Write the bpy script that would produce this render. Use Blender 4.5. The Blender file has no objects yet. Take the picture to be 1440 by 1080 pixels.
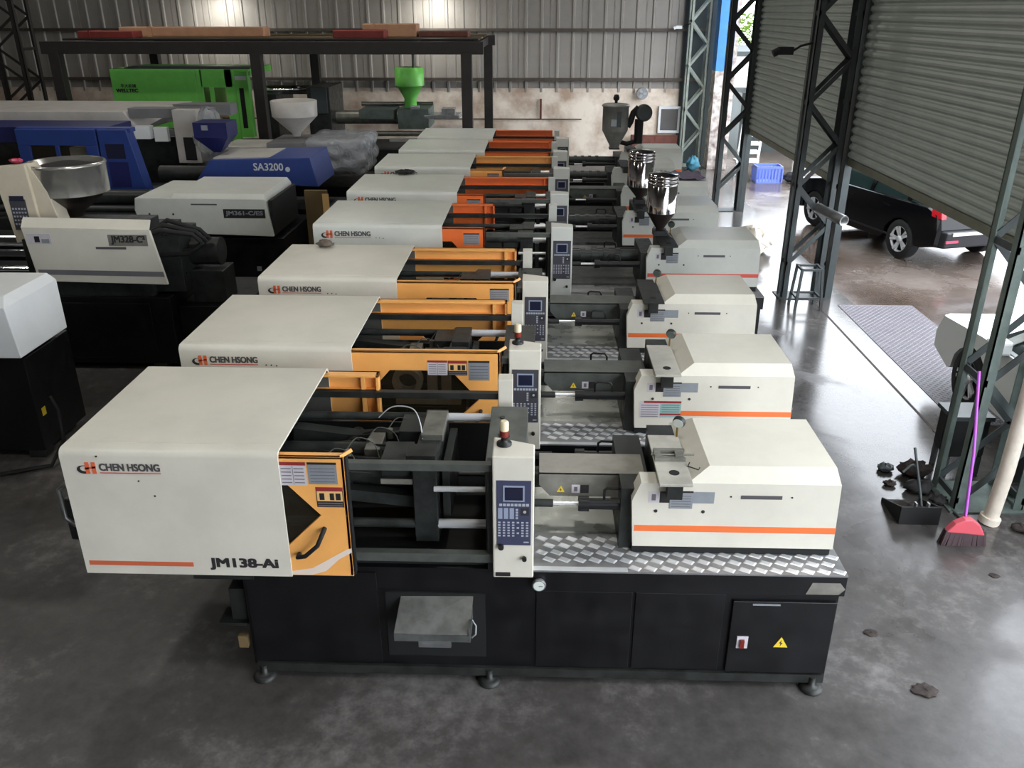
import bpy, math, random
from mathutils import Vector
random.seed(7)
PI = math.pi
scene = bpy.context.scene
col = scene.collection

# ------------------------------------------------------------------ camera
cam_d = bpy.data.cameras.new('camera'); cam = bpy.data.objects.new('camera', cam_d); col.objects.link(cam)
cam.location = (0, 0, 4.05)
cam.rotation_euler = (math.radians(90 - 23.9), 0, math.radians(1.75))
cam_d.sensor_width = 36.0; cam_d.lens = 36.0 * 1190 / 1440
cam_d.clip_end = 300
scene.camera = cam

# ------------------------------------------------------------------ world / exposure
w = bpy.data.worlds.new('overcast_sky'); scene.world = w; w.use_nodes = True
bg = w.node_tree.nodes['Background']
bg.inputs[0].default_value = (0.88, 0.93, 1.0, 1); bg.inputs[1].default_value = 7.2
scene.view_settings.view_transform = 'Standard'
try: scene.view_settings.look = 'None'
except Exception: pass
scene.view_settings.gamma = 1.0
scene.view_settings.use_curve_mapping = False
scene.view_settings.exposure = 0.0
LAMP_W = 50.0            # each high-bay lamp
FLOOD_W = 60.0           # each wall floodlight

# ------------------------------------------------------------------ materials
def lin(c):
    c = c / 255.0
    return c / 12.92 if c <= 0.04045 else ((c + 0.055) / 1.055) ** 2.4
def rgb(r, g, b): return (lin(r), lin(g), lin(b), 1)
MATS = {}
def mat(name, c, rough=0.5, metal=0.0, var=0.0, scale=6.0, bump=0.0, c2=None, spec=0.5, rvar=0.0, emit=0.0):
    m = bpy.data.materials.new(name); m.use_nodes = True
    nt = m.node_tree; p = nt.nodes['Principled BSDF']
    p.inputs['Base Color'].default_value = rgb(*c); p.inputs['Roughness'].default_value = rough
    p.inputs['Metallic'].default_value = metal; p.inputs['Specular IOR Level'].default_value = spec
    if emit:
        p.inputs['Emission Color'].default_value = rgb(*c); p.inputs['Emission Strength'].default_value = emit
    if var or c2 or bump or rvar:
        tc = nt.nodes.new('ShaderNodeTexCoord')
        nz = nt.nodes.new('ShaderNodeTexNoise'); nz.inputs['Scale'].default_value = scale
        nz.inputs['Detail'].default_value = 6; nz.inputs['Roughness'].default_value = 0.62
        nt.links.new(tc.outputs['Object'], nz.inputs['Vector'])
        if var or c2:
            a = rgb(*c); b = rgb(*c2) if c2 else tuple(x * (1 - var) for x in a[:3]) + (1,)
            rp = nt.nodes.new('ShaderNodeValToRGB')
            rp.color_ramp.elements[0].position = 0.36; rp.color_ramp.elements[0].color = b
            rp.color_ramp.elements[1].position = 0.62; rp.color_ramp.elements[1].color = a
            nt.links.new(nz.outputs['Fac'], rp.inputs['Fac']); nt.links.new(rp.outputs['Color'], p.inputs['Base Color'])
        if rvar:
            mr = nt.nodes.new('ShaderNodeMapRange')
            mr.inputs['From Min'].default_value = 0.3; mr.inputs['From Max'].default_value = 0.7
            mr.inputs['To Min'].default_value = max(0.02, rough - rvar); mr.inputs['To Max'].default_value = min(1, rough + rvar)
            nt.links.new(nz.outputs['Fac'], mr.inputs['Value']); nt.links.new(mr.outputs['Result'], p.inputs['Roughness'])
        if bump:
            bp = nt.nodes.new('ShaderNodeBump'); bp.inputs['Strength'].default_value = bump; bp.inputs['Distance'].default_value = 0.02
            nt.links.new(nz.outputs['Fac'], bp.inputs['Height']); nt.links.new(bp.outputs['Normal'], p.inputs['Normal'])
    MATS[name] = m
    return m
mat('cream', (222, 218, 204), 0.38, 0, 0.10, 2.2, 0.02)
mat('cream_cool', (214, 216, 208), 0.36, 0, 0.10, 2.0, 0.02)
mat('white_paint', (226, 229, 229), 0.4, 0, 0.06, 2.0)
mat('inner_sheet', (92, 92, 86), 0.6, 0, 0.3, 4)
mat('orange', (255, 184, 102), 0.38, 0, 0.10, 3.0)
mat('orange_red', (246, 122, 60), 0.38, 0, 0.12, 3.0)
mat('stripe_orange', (240, 120, 62), 0.45)
mat('stripe_rust', (214, 108, 72), 0.45)
mat('stripe_red', (226, 92, 78), 0.45)
mat('swoosh', (238, 222, 208), 0.45)
mat('black_paint', (13, 13, 16), 0.42, 0, 0.25, 5.0, 0.02, rvar=0.1)
mat('black_matt', (16, 17, 17), 0.7, 0, 0.3, 6)
mat('dark_steel', (58, 60, 58), 0.5, 0.5, 0.4, 8, 0.05, rvar=0.12)
mat('oily_steel', (60, 64, 62), 0.42, 0.4, 0.4, 9, 0.08, rvar=0.15)
mat('machined', (140, 140, 132), 0.42, 0.6, 0.35, 9, 0.04, rvar=0.12)
mat('rail_grey', (96, 100, 95), 0.5, 0.3, 0.3, 7)
mat('pale_plate', (196, 193, 182), 0.4, 0.25, 0.22, 6, 0.04, rvar=0.12)
mat('worn_plate', (160, 157, 148), 0.42, 0.45, 0.3, 6, 0.05, rvar=0.15)
mat('bed_sheet', (165, 168, 160), 0.3, 0.35, 0.35, 4, 0.03, rvar=0.12)
mat('tread_base', (156, 156, 156), 0.4, 0.5, 0.25, 8, 0.04)
mat('tread_bar', (222, 224, 226), 0.3, 0.4, 0.12, 10)
mat('chrome', (228, 230, 232), 0.08, 1.0)
mat('bar_steel', (226, 228, 230), 0.25, 0.35)  # pale and barely metallic: reflected light put into the bar colour
mat('hopper_chrome', (205, 200, 200), 0.1, 1.0, 0.15, 3, 0.02)
mat('bright_sheet', (196, 194, 188), 0.22, 0.75, 0.2, 4)
mat('hopper_inner', (60, 52, 50), 0.4, 0.6)
mat('navy_pad', (66, 70, 96), 0.42, 0, 0.08, 6)
mat('grey_pad', (70, 70, 76), 0.42, 0, 0.08, 6)
mat('pad_line', (150, 160, 180), 0.5)
mat('key_grey', (176, 180, 190), 0.5)
mat('screen', (36, 38, 58), 0.2)
mat('screen_bezel', (150, 160, 180), 0.4)
mat('rubber', (20, 20, 20), 0.75, 0, 0.2, 10)
mat('brass', (150, 120, 60), 0.35, 0.9)
mat('dial', (215, 222, 215), 0.3)
mat('lamp_red', (120, 40, 30), 0.3)
mat('lamp_yellow', (226, 214, 178), 0.35)
mat('sticker_white', (205, 200, 205), 0.5, 0, 0.08, 12)
mat('sticker_red', (150, 48, 50), 0.5)
mat('sticker_grey', (160, 166, 172), 0.35, 0.3, 0.12, 12)
mat('sticker_black', (40, 36, 36), 0.5)
mat('sticker_line', (110, 104, 110), 0.5)
mat('sticker_teal', (150, 185, 180), 0.5)
mat('warn_yellow', (236, 206, 60), 0.5)
mat('warn_amber', (240, 196, 130), 0.5)
mat('ink', (48, 46, 48), 0.5)
mat('ink_grey', (84, 82, 84), 0.5)
mat('logo_orange', (232, 108, 70), 0.5)
mat('logo_red', (206, 62, 58), 0.5)
mat('ink_white', (205, 210, 215), 0.5)
mat('foil', (185, 190, 192), 0.22, 0.55, 0.3, 14, 0.3)
mat('galv', (150, 152, 152), 0.4, 0.7, 0.25, 7, 0.03, rvar=0.1)
mat('tray_metal', (118, 120, 118), 0.42, 0.6, 0.4, 7, 0.05, rvar=0.15)
mat('blue', (44, 66, 134), 0.4, 0, 0.14, 3)
mat('blue_dark', (34, 38, 92), 0.42, 0, 0.15, 3)
mat('green', (124, 216, 96), 0.4, 0, 0.12, 3)
mat('grey_hood', (190, 186, 180), 0.42, 0, 0.15, 3)
mat('grey_dark_hood', (120, 120, 122), 0.5, 0, 0.15, 3)
mat('beige_hood', (214, 204, 182), 0.45, 0, 0.1, 3)
mat('cladding', (152, 147, 140), 0.5, 0.1, 0.18, 0.9, 0.02)
mat('girt', (82, 74, 66), 0.6, 0.1, 0.25, 4)
mat('plaster', (238, 226, 210), 0.85, 0, 0, 1.1, 0.08, c2=(178, 154, 134))
mat('rack_paint', (44, 40, 38), 0.55, 0.1, 0.3, 5)
mat('column_dark', (56, 56, 58), 0.5, 0.2, 0, 1.3, 0.04, c2=(72, 82, 82))
mat('column_green', (104, 118, 112), 0.5, 0.2, 0.35, 5, 0.04)
mat('column_pale', (150, 158, 148), 0.55, 0.1, 0.3, 5)
mat('pillar_blue', (70, 140, 215), 0.6, 0, 0.15, 3)
mat('pillar_white', (222, 214, 206), 0.8, 0, 0, 4.5, 0.1, c2=(120, 104, 100))
mat('shutter', (168, 176, 169), 0.42, 0.15, 0.12, 2)
mat('shutter_edge', (120, 120, 104), 0.5, 0.2, 0.2, 4)
mat('timber', (186, 140, 108), 0.7, 0, 0.2, 4)
mat('red_board', (140, 52, 44), 0.6, 0, 0.2, 4)
mat('car_black', (10, 10, 13), 0.12, 0, 0, 1, spec=0.3)
mat('car_white', (222, 226, 224), 0.2)
mat('car_trim', (26, 27, 32), 0.4)
mat('car_glass', (40, 56, 56), 0.06, 0.2)
mat('alloy', (212, 214, 218), 0.3, 0.35)
mat('tyre', (24, 24, 25), 0.8, 0, 0.2, 12)
mat('tail_red', (210, 30, 44), 0.2)
mat('reflector', (190, 60, 90), 0.3)
mat('broom_red', (206, 84, 96), 0.5)
mat('broom_purple', (176, 84, 200), 0.4)
mat('bristle', (72, 56, 60), 0.85)
mat('crate_blue', (104, 124, 196), 0.5)
mat('paper', (226, 226, 232), 0.7)
mat('foliage', (128, 158, 58), 0.6, 0, 0.35, 6)
mat('bark', (92, 74, 58), 0.9, 0, 0.2, 8)
mat('wall_outside', (226, 226, 222), 0.8, 0, 0.08, 2)
mat('wall_dark', (58, 66, 66), 0.8, 0, 0.2, 2)
mat('steel_plate', (84, 80, 86), 0.55, 0.1, 0.25, 5, 0.05, spec=0.3)
mat('plate_bar', (140, 134, 142), 0.5, 0.1, spec=0.3)
mat('dirt', (60, 52, 48), 0.95, 0, 0.4, 12, 0.3)
mat('debris', (34, 32, 33), 0.85, 0, 0.4, 9, 0.2)
mat('rag_grey', (120, 108, 98), 0.9, 0, 0.35, 30, 0.3)
mat('rag_cream', (228, 218, 202), 0.9, 0, 0.15, 9, 0.2)
mat('olive_board', (110, 92, 60), 0.8, 0, 0.2, 4)
mat('rust', (110, 66, 56), 0.8, 0, 0.3, 8)
mat('orange_bit', (230, 110, 50), 0.5)
mat('teal_rag', (60, 120, 140), 0.8, 0, 0.2, 8)
mat('dryer_grey', (160, 160, 155), 0.5, 0.3, 0.25, 5)
mat('board_grey', (96, 94, 92), 0.7, 0, 0.1, 4)
mat('lamp_glass', (255, 252, 244), 0.4, emit=14.0)
mat('lamp_case', (96, 98, 100), 0.4, 0.5)
mat('roof_sheet', (112, 112, 108), 0.7, 0, 0.1, 1)
mat('wrap_plain', (160, 162, 166), 0.4)

def glass(name, c, a):
    m = bpy.data.materials.new(name); m.use_nodes = True; nt = m.node_tree
    p = nt.nodes['Principled BSDF']; out = nt.nodes['Material Output']
    p.inputs['Base Color'].default_value = rgb(*c); p.inputs['Roughness'].default_value = 0.12
    t = nt.nodes.new('ShaderNodeBsdfTransparent'); t.inputs[0].default_value = (0.85, 0.82, 0.76, 1)
    mx = nt.nodes.new('ShaderNodeMixShader'); mx.inputs[0].default_value = a
    nt.links.new(t.outputs[0], mx.inputs[1]); nt.links.new(p.outputs[0], mx.inputs[2]); nt.links.new(mx.outputs[0], out.inputs[0])
    MATS[name] = m
glass('tinted_pane', (62, 56, 46), 0.25)
def film(name):
    m = bpy.data.materials.new(name); m.use_nodes = True; nt = m.node_tree
    p = nt.nodes['Principled BSDF']; out = nt.nodes['Material Output']
    p.inputs['Base Color'].default_value = rgb(190, 194, 200); p.inputs['Roughness'].default_value = 0.13
    p.inputs['Specular IOR Level'].default_value = 0.9
    tc = nt.nodes.new('ShaderNodeTexCoord'); nz = nt.nodes.new('ShaderNodeTexNoise')
    nz.inputs['Scale'].default_value = 6; nz.inputs['Detail'].default_value = 5; nz.inputs['Distortion'].default_value = 1.2
    bp = nt.nodes.new('ShaderNodeBump'); bp.inputs['Strength'].default_value = 0.9; bp.inputs['Distance'].default_value = 0.08
    nt.links.new(tc.outputs['Object'], nz.inputs['Vector']); nt.links.new(nz.outputs['Fac'], bp.inputs['Height']); nt.links.new(bp.outputs['Normal'], p.inputs['Normal'])
    t = nt.nodes.new('ShaderNodeBsdfTransparent'); mx = nt.nodes.new('ShaderNodeMixShader'); mx.inputs[0].default_value = 0.5
    nt.links.new(t.outputs[0], mx.inputs[1]); nt.links.new(p.outputs[0], mx.inputs[2]); nt.links.new(mx.outputs[0], out.inputs[0])
    MATS[name] = m
film('plastic_film')

def ground_mat(name, dark, mid, light, r0, r1, s1, s2, wet=None):
    m = bpy.data.materials.new(name); m.use_nodes = True; nt = m.node_tree; p = nt.nodes['Principled BSDF']
    tc = nt.nodes.new('ShaderNodeTexCoord')
    n1 = nt.nodes.new('ShaderNodeTexNoise'); n1.inputs['Scale'].default_value = s1; n1.inputs['Detail'].default_value = 8; n1.inputs['Roughness'].default_value = 0.6
    n2 = nt.nodes.new('ShaderNodeTexNoise'); n2.inputs['Scale'].default_value = s2; n2.inputs['Detail'].default_value = 10; n2.inputs['Roughness'].default_value = 0.7
    for n in (n1, n2): nt.links.new(tc.outputs['Object'], n.inputs['Vector'])
    rp = nt.nodes.new('ShaderNodeValToRGB')
    rp.color_ramp.elements[0].position = 0.35; rp.color_ramp.elements[0].color = rgb(*dark)
    rp.color_ramp.elements[1].position = 0.68; rp.color_ramp.elements[1].color = rgb(*light)
    e = rp.color_ramp.elements.new(0.52); e.color = rgb(*mid)
    mx = nt.nodes.new('ShaderNodeMath'); mx.operation = 'ADD'
    a = nt.nodes.new('ShaderNodeMath'); a.operation = 'MULTIPLY'; a.inputs[1].default_value = 0.65
    b = nt.nodes.new('ShaderNodeMath'); b.operation = 'MULTIPLY'; b.inputs[1].default_value = 0.35
    nt.links.new(n1.outputs['Fac'], a.inputs[0]); nt.links.new(n2.outputs['Fac'], b.inputs[0])
    nt.links.new(a.outputs[0], mx.inputs[0]); nt.links.new(b.outputs[0], mx.inputs[1])
    nt.links.new(mx.outputs[0], rp.inputs['Fac']); nt.links.new(rp.outputs['Color'], p.inputs['Base Color'])
    mr = nt.nodes.new('ShaderNodeMapRange'); mr.inputs['From Min'].default_value = 0.38; mr.inputs['From Max'].default_value = 0.62
    mr.inputs['To Min'].default_value = r0; mr.inputs['To Max'].default_value = r1
    nt.links.new(n1.outputs['Fac'], mr.inputs['Value']); nt.links.new(mr.outputs['Result'], p.inputs['Roughness'])
    bp = nt.nodes.new('ShaderNodeBump'); bp.inputs['Strength'].default_value = 0.12; bp.inputs['Distance'].default_value = 0.01
    nt.links.new(n2.outputs['Fac'], bp.inputs['Height']); nt.links.new(bp.outputs['Normal'], p.inputs['Normal'])
    if wet:     # rain water lying on the concrete by the open doors: smooth film with ragged edges
        x0, x1, rw = wet
        g = nt.nodes.new('ShaderNodeNewGeometry'); sx = nt.nodes.new('ShaderNodeSeparateXYZ'); nt.links.new(g.outputs['Position'], sx.inputs[0])
        n3 = nt.nodes.new('ShaderNodeTexNoise'); n3.inputs['Scale'].default_value = 0.9; n3.inputs['Detail'].default_value = 5; n3.inputs['Distortion'].default_value = 0.6
        nt.links.new(tc.outputs['Object'], n3.inputs['Vector'])
        k = nt.nodes.new('ShaderNodeMath'); k.operation = 'MULTIPLY_ADD'; k.inputs[1].default_value = 4.6; nt.links.new(n3.outputs['Fac'], k.inputs[0]); nt.links.new(sx.outputs['X'], k.inputs[2])
        wm = nt.nodes.new('ShaderNodeMapRange'); wm.interpolation_type = 'SMOOTHSTEP'; wm.inputs['From Min'].default_value = x0 + 2.3; wm.inputs['From Max'].default_value = x1 + 2.3
        nt.links.new(k.outputs[0], wm.inputs['Value'])
        lr = nt.nodes.new('ShaderNodeMix'); lr.data_type = 'FLOAT'; nt.links.new(wm.outputs['Result'], lr.inputs[0]); nt.links.new(mr.outputs['Result'], lr.inputs[2]); lr.inputs[3].default_value = rw
        nt.links.new(lr.outputs[0], p.inputs['Roughness'])
        bs = nt.nodes.new('ShaderNodeMapRange'); bs.inputs['To Min'].default_value = 0.12; bs.inputs['To Max'].default_value = 0.015
        nt.links.new(wm.outputs['Result'], bs.inputs['Value']); nt.links.new(bs.outputs['Result'], bp.inputs['Strength'])
    MATS[name] = m
ground_mat('concrete_floor', (46, 44, 42), (76, 73, 71), (126, 122, 120), 0.3, 0.55, 0.5, 9, (2.7, 3.7, 0.17))
ground_mat('wet_yard', (62, 53, 47), (88, 77, 70), (118, 108, 102), 0.06, 0.3, 0.45, 7)

# ------------------------------------------------------------------ mesh builder
def finish(o, label=None, cat=None, group=None, kind=None):
    if label: o['label'] = label
    if cat: o['category'] = cat
    if group: o['group'] = group
    if kind: o['kind'] = kind
    return o
def wloc(o):
    v = Vector((0, 0, 0))
    while o is not None: v += o.location; o = o.parent
    return v
def smooth(pts, k=5):
    P_ = [Vector(p) for p in pts]; out = []
    for i in range(len(P_)-1):
        a, b_, c, d = P_[max(i-1, 0)], P_[i], P_[i+1], P_[min(i+2, len(P_)-1)]
        for j in range(k):
            t = j/k; out.append(0.5*((2*b_)+(c-a)*t+(2*a-5*b_+4*c-d)*t*t+(3*b_-a-3*c+d)*t**3))
    return out + [P_[-1]]
class MB:
    def __init__(s): s.v = []; s.f = []; s.m = []; s.sm = []
    def add(s, vs, fs, mi=0, smooth=False):
        n = len(s.v); s.v += [tuple(v) for v in vs]
        for f in fs: s.f.append([i + n for i in f]); s.m.append(mi); s.sm.append(smooth)
        return s
    def box(s, x0, x1, y0, y1, z0, z1, mi=0):
        return s.add([(x0,y0,z0),(x1,y0,z0),(x1,y1,z0),(x0,y1,z0),(x0,y0,z1),(x1,y0,z1),(x1,y1,z1),(x0,y1,z1)],
              [(0,3,2,1),(4,5,6,7),(0,1,5,4),(1,2,6,5),(2,3,7,6),(3,0,4,7)], mi)
    def hexa(s, p, mi=0):
        return s.add(p, [(0,3,2,1),(4,5,6,7),(0,1,5,4),(1,2,6,5),(2,3,7,6),(3,0,4,7)], mi)
    def prism(s, poly, ax, a, b, mi=0):
        # poly in the two other axes: ax='y' -> (x,z); 'x' -> (y,z); 'z' -> (x,y)
        def P(p, t):
            return {'y': (p[0], t, p[1]), 'x': (t, p[0], p[1]), 'z': (p[0], p[1], t)}[ax]
        n = len(poly); vs = [P(p, a) for p in poly] + [P(p, b) for p in poly]
        fs = [tuple(range(n)), tuple(range(2*n-1, n-1, -1))] + [(i, i+n, (i+1) % n + n, (i+1) % n) for i in range(n)]
        # orientation
        A = sum(poly[i][0]*poly[(i+1) % n][1] - poly[(i+1) % n][0]*poly[i][1] for i in range(n))
        flip = (A > 0) != (ax == 'y')
        if b < a: flip = not flip
        if flip: fs = [tuple(reversed(f)) for f in fs]
        return s.add(vs, fs, mi)
    def tube(s, pts, r, n=10, mi=0, caps=True, r2=None):
        pts = [Vector(p) for p in pts]; rings = []; k = len(pts)
        prev = None
        for i, p in enumerate(pts):
            t = (pts[min(i+1, k-1)] - pts[max(i-1, 0)]).normalized()
            if prev is None:
                up = Vector((0, 0, 1)) if abs(t.z) < 0.9 else Vector((1, 0, 0))
                u = t.cross(up).normalized()
            else:
                u = (prev - t * prev.dot(t)).normalized()
            prev = u; v = t.cross(u)
            rr = r if r2 is None else r + (r2 - r) * i / (k - 1)
            rings.append([p + u*math.cos(2*PI*j/n)*rr + v*math.sin(2*PI*j/n)*rr for j in range(n)])
        vs = [q for rg in rings for q in rg]
        fs = [(i*n+j, i*n+(j+1) % n, (i+1)*n+(j+1) % n, (i+1)*n+j) for i in range(k-1) for j in range(n)]
        s.add(vs, fs, mi, True)
        if caps:
            s.add(rings[0], [tuple(range(n-1, -1, -1))], mi); s.add(rings[-1], [tuple(range(n))], mi)
        return s
    def lathe(s, prof, c, ax='z', n=24, mi=0, caps=True):
        vs = []; k = len(prof)
        for r, t in prof:
            for j in range(n):
                a = 2*PI*j/n; x, y = r*math.cos(a), r*math.sin(a)
                vs.append({'z': (c[0]+x, c[1]+y, c[2]+t), 'x': (c[0]+t, c[1]+x, c[2]+y), 'y': (c[0]+y, c[1]+t, c[2]+x)}[ax])
        fs = [(i*n+j, i*n+(j+1) % n, (i+1)*n+(j+1) % n, (i+1)*n+j) for i in range(k-1) for j in range(n)]
        s.add(vs, fs, mi, True)
        if not caps: return s
        if prof[0][0] > 1e-4: s.add(vs[:n], [tuple(range(n-1, -1, -1))], mi)
        if prof[-1][0] > 1e-4: s.add(vs[-n:], [tuple(range(n))], mi)
        return s
    def bar(s, p, q, w, d, mi=0):
        # rectangular bar between two points
        p = Vector(p); q = Vector(q); t = (q-p).normalized()
        up = Vector((0, 1, 0)) if abs(t.y) < 0.9 else Vector((0, 0, 1))
        u = t.cross(up).normalized(); v = t.cross(u)
        a = [p+u*x*w/2+v*y*d/2 for x, y in ((-1,-1),(1,-1),(1,1),(-1,1))]; b = [x+(q-p) for x in a]
        return s.hexa(a+b, mi)
    def ball(s, c, r, mi=0, n=12, sx=1, sy=1, sz=1):
        prof = [(max(r*math.sin(PI*i/n), 1e-5), -r*math.cos(PI*i/n)) for i in range(n+1)]
        k = len(s.v); s.lathe(prof, (0, 0, 0), 'z', n*2, mi)
        for i in range(k, len(s.v)):
            x, y, z = s.v[i]; s.v[i] = (c[0]+x*sx, c[1]+y*sy, c[2]+z*sz)
        return s
    def build(s, name, mats, parent=None, bevel=0, local=True, smooth_all=False):
        if isinstance(mats, str): mats = [mats]
        me = bpy.data.meshes.new(name)
        vs = s.v; loc = Vector((0, 0, 0))
        if parent is None:
            xs = [v[0] for v in vs]; ys = [v[1] for v in vs]; zs = [v[2] for v in vs]
            loc = Vector(((min(xs)+max(xs))/2, (min(ys)+max(ys))/2, min(zs)))
            vs = [tuple(Vector(v)-loc) for v in vs]
        elif not local:
            of = wloc(parent); vs = [tuple(Vector(v)-of) for v in vs]
        me.from_pydata(vs, [], s.f)
        for mm in mats: me.materials.append(MATS[mm])
        me.polygons.foreach_set('material_index', s.m)
        me.polygons.foreach_set('use_smooth', [True]*len(s.f) if smooth_all else s.sm)
        me.update()
        o = bpy.data.objects.new(name, me); col.objects.link(o); o.location = loc
        if parent: o.parent = parent
        if bevel:
            bm = o.modifiers.new('edge_softening', 'BEVEL'); bm.width = bevel; bm.segments = 2; bm.limit_method = 'ANGLE'; bm.angle_limit = math.radians(40)
        return o
def empty(name, loc, label, cat, group=None, rz=0):
    o = bpy.data.objects.new(name, None); col.objects.link(o); o.location = loc; o.rotation_euler = (0, 0, rz); o.empty_display_size = 0.2
    return finish(o, label, cat, group)
def struct(o): o['kind'] = 'structure'; return o
def bx(name, m, parent, x0, x1, y0, y1, z0, z1, bevel=0, local=True):
    return MB().box(x0, x1, y0, y1, z0, z1).build(name, m, parent, bevel, local)
def cyl(name, m, parent, p, q, r, n=12, local=True):
    return MB().tube([p, q], r, n).build(name, m, parent, 0, local)
def text_geo(s, offset=0.0, spacing=1.0):
    cu = bpy.data.curves.new('tmp_text', 'FONT'); cu.body = s; cu.size = 1; cu.offset = offset; cu.space_character = spacing; cu.resolution_u = 3
    o = bpy.data.objects.new('tmp_text', cu); col.objects.link(o)
    me = o.to_mesh()
    vs = [tuple(v.co) for v in me.vertices]; fs = [tuple(p.vertices) for p in me.polygons]
    o.to_mesh_clear(); bpy.data.objects.remove(o); bpy.data.curves.remove(cu)
    return vs, fs
_tc = {}
def text(mb, s, x0, x1, z0, z1, y, mi=0, bold=0.0, spacing=1.0, slant=0.0):
    if bold:
        d = bold*(z1-z0)
        for i, (ax_, az_) in enumerate(((0, 0), (d, 0), (d/2, 0), (0, d*0.6), (d, d*0.6), (d/2, d*0.6))):
            text(mb, s, x0+ax_, x1-d+ax_, z0+az_, z1-d*0.6+az_, y-0.00015*i, mi, 0.0, spacing, slant)
        return mb
    offset = 0.0; k = (s, offset, spacing)
    if k not in _tc: _tc[k] = text_geo(s, offset, spacing)
    vs, fs = _tc[k]
    if not vs: return mb
    ax = min(v[0] for v in vs); bx_ = max(v[0] for v in vs); ay = min(v[1] for v in vs); by = max(v[1] for v in vs)
    out = []
    for v in vs:
        v2 = (v[1]-ay)/(by-ay)
        out.append((x0+(v[0]-ax)/(bx_-ax)*(x1-x0)+slant*v2, y, z0+v2*(z1-z0)))
    return mb.add(out, fs, mi)

# ------------------------------------------------------------------ structure
MB().box(-17, 4.75, -9, 25.4, -0.2, 0).build('floor', 'concrete_floor')
struct(bpy.data.objects['floor'])
struct(MB().box(4.75, 60, -30, 60, -0.22, -0.012).build('ground_outside', 'wet_yard'))
# corrugated rear wall: plaster dado below, cladding sheets above, girts across
wb = struct(MB().box(-17, 4.6, 25.0, 25.25, 0, 2.02).box(-17.3, 4.6, 25.09, 25.25, 2.02, 7.8).build('wall_back', 'plaster'))
def sheet_profile(width, ribs):
    pts = [0.0]; out = [(0.0, 0.0)]
    p = width / ribs
    for i in range(ribs):
        a = i*p
        out += [(a+p*0.36, 0), (a+p*0.42, -0.035), (a+p*0.54, -0.035), (a+p*0.60, 0)]
    out.append((width, 0)); return out
def sheet_mesh(width, ribs, z0, z1):
    b = MB(); pr = sheet_profile(width, ribs)
    n = len(pr)
    vs = [(x, y, z0) for x, y in pr] + [(x, y, z1) for x, y in pr] + [(x, y+0.012, z0) for x, y in pr] + [(x, y+0.012, z1) for x, y in pr]
    fs = [(i, i+1, n+i+1, n+i) for i in range(n-1)] + [(2*n+i+1, 2*n+i, 3*n+i, 3*n+i+1) for i in range(n-1)]
    fs += [(i+1, i, 2*n+i, 2*n+i+1) for i in range(n-1)] + [(n+i, n+i+1, 3*n+i+1, 3*n+i) for i in range(n-1)]
    b.add(vs, fs); return b
SW = 0.864
first = sheet_mesh(SW-0.012, 2, 0, 5.9).build('cladding_sheet', 'cladding', wb)
bl = wb.location
for i in range(25):
    o = first if i == 0 else first.copy()
    if i: col.objects.link(o); o.parent = wb
    o.location = Vector((-17+i*SW, 25.02 + (0.006 if i % 2 else 0), 1.92)) - bl
for i, z in enumerate((2.26, 3.53, 5.1)):
    o = struct(MB().box(-17, 4.6, 24.9, 24.98, z-0.04, z+0.04).build('trim_%d' % (i+1), 'girt'))
struct(MB().box(-17.3, -17, -9, 25.4, 0, 7.8).build('wall_left', 'cladding'))
struct(MB().box(-17, 4.6, -9.3, -9, 0, 7.8).build('wall_front', 'cladding'))
struct(MB().box(-17.3, 5.2, -9.3, 25.4, 7.8, 7.95).build('ceiling', 'roof_sheet'))
struct(MB().box(4.42, 4.6, -9, 25.4, 5.6, 7.8).build('wall_right', 'cladding'))

# rolling shutters: every slat is its own piece
def slat_mesh(length):
    h = 0.112
    pr = [(0.0, 0.0), (-0.004, 0.012), (-0.03, 0.035), (-0.036, 0.062), (-0.026, 0.088), (-0.004, 0.104), (0.0, h)]
    b = MB(); n = len(pr)
    vs = [(x, -length/2, z) for x, z in pr] + [(x, length/2, z) for x, z in pr]
    b.add(vs, [(i, i+1, n+i+1, n+i) for i in range(n-1)], 0, False)
    vs2 = [(x+0.012, y, z) for x, y, z in vs]
    b.add(vs2, [(n+i, n+i+1, i+1, i) for i in range(n-1)], 0, False)
    return b, h
def shutter(n, y0, y1, zb, zt):
    root = struct(MB().box(4.38, 4.52, y0, y1, zt, zt+0.55).build('door_%d' % n, 'column_dark'))
    b, h = slat_mesh(y1-y0)
    f = None; z = zb + 0.09; k = 0
    while z < zt:
        o = b.build('shutter_slat', 'shutter', root) if f is None else f.copy()
        if f is None: f = o
        else: col.objects.link(o); o.parent = root
        o.location = Vector((4.45, (y0+y1)/2, z)) - root.location
        z += h; k += 1
    MB().box(4.43, 4.47, y0, y1, zb, zb+0.1).build('bottom_bar', 'shutter_edge', root, 0, False)
    for y in (y0, y1):
        MB().box(4.40, 4.50, (y-0.17 if y == y0 else y-0.035), (y+0.035 if y == y0 else y+0.17), 0, zt).build('guide_rail', 'column_dark', root, 0, False)
    return root
shutter(1, 6.95, 12.55, 2.0, 5.3)
shutter(2, 13.05, 18.65, 1.64, 5.3)

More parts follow.
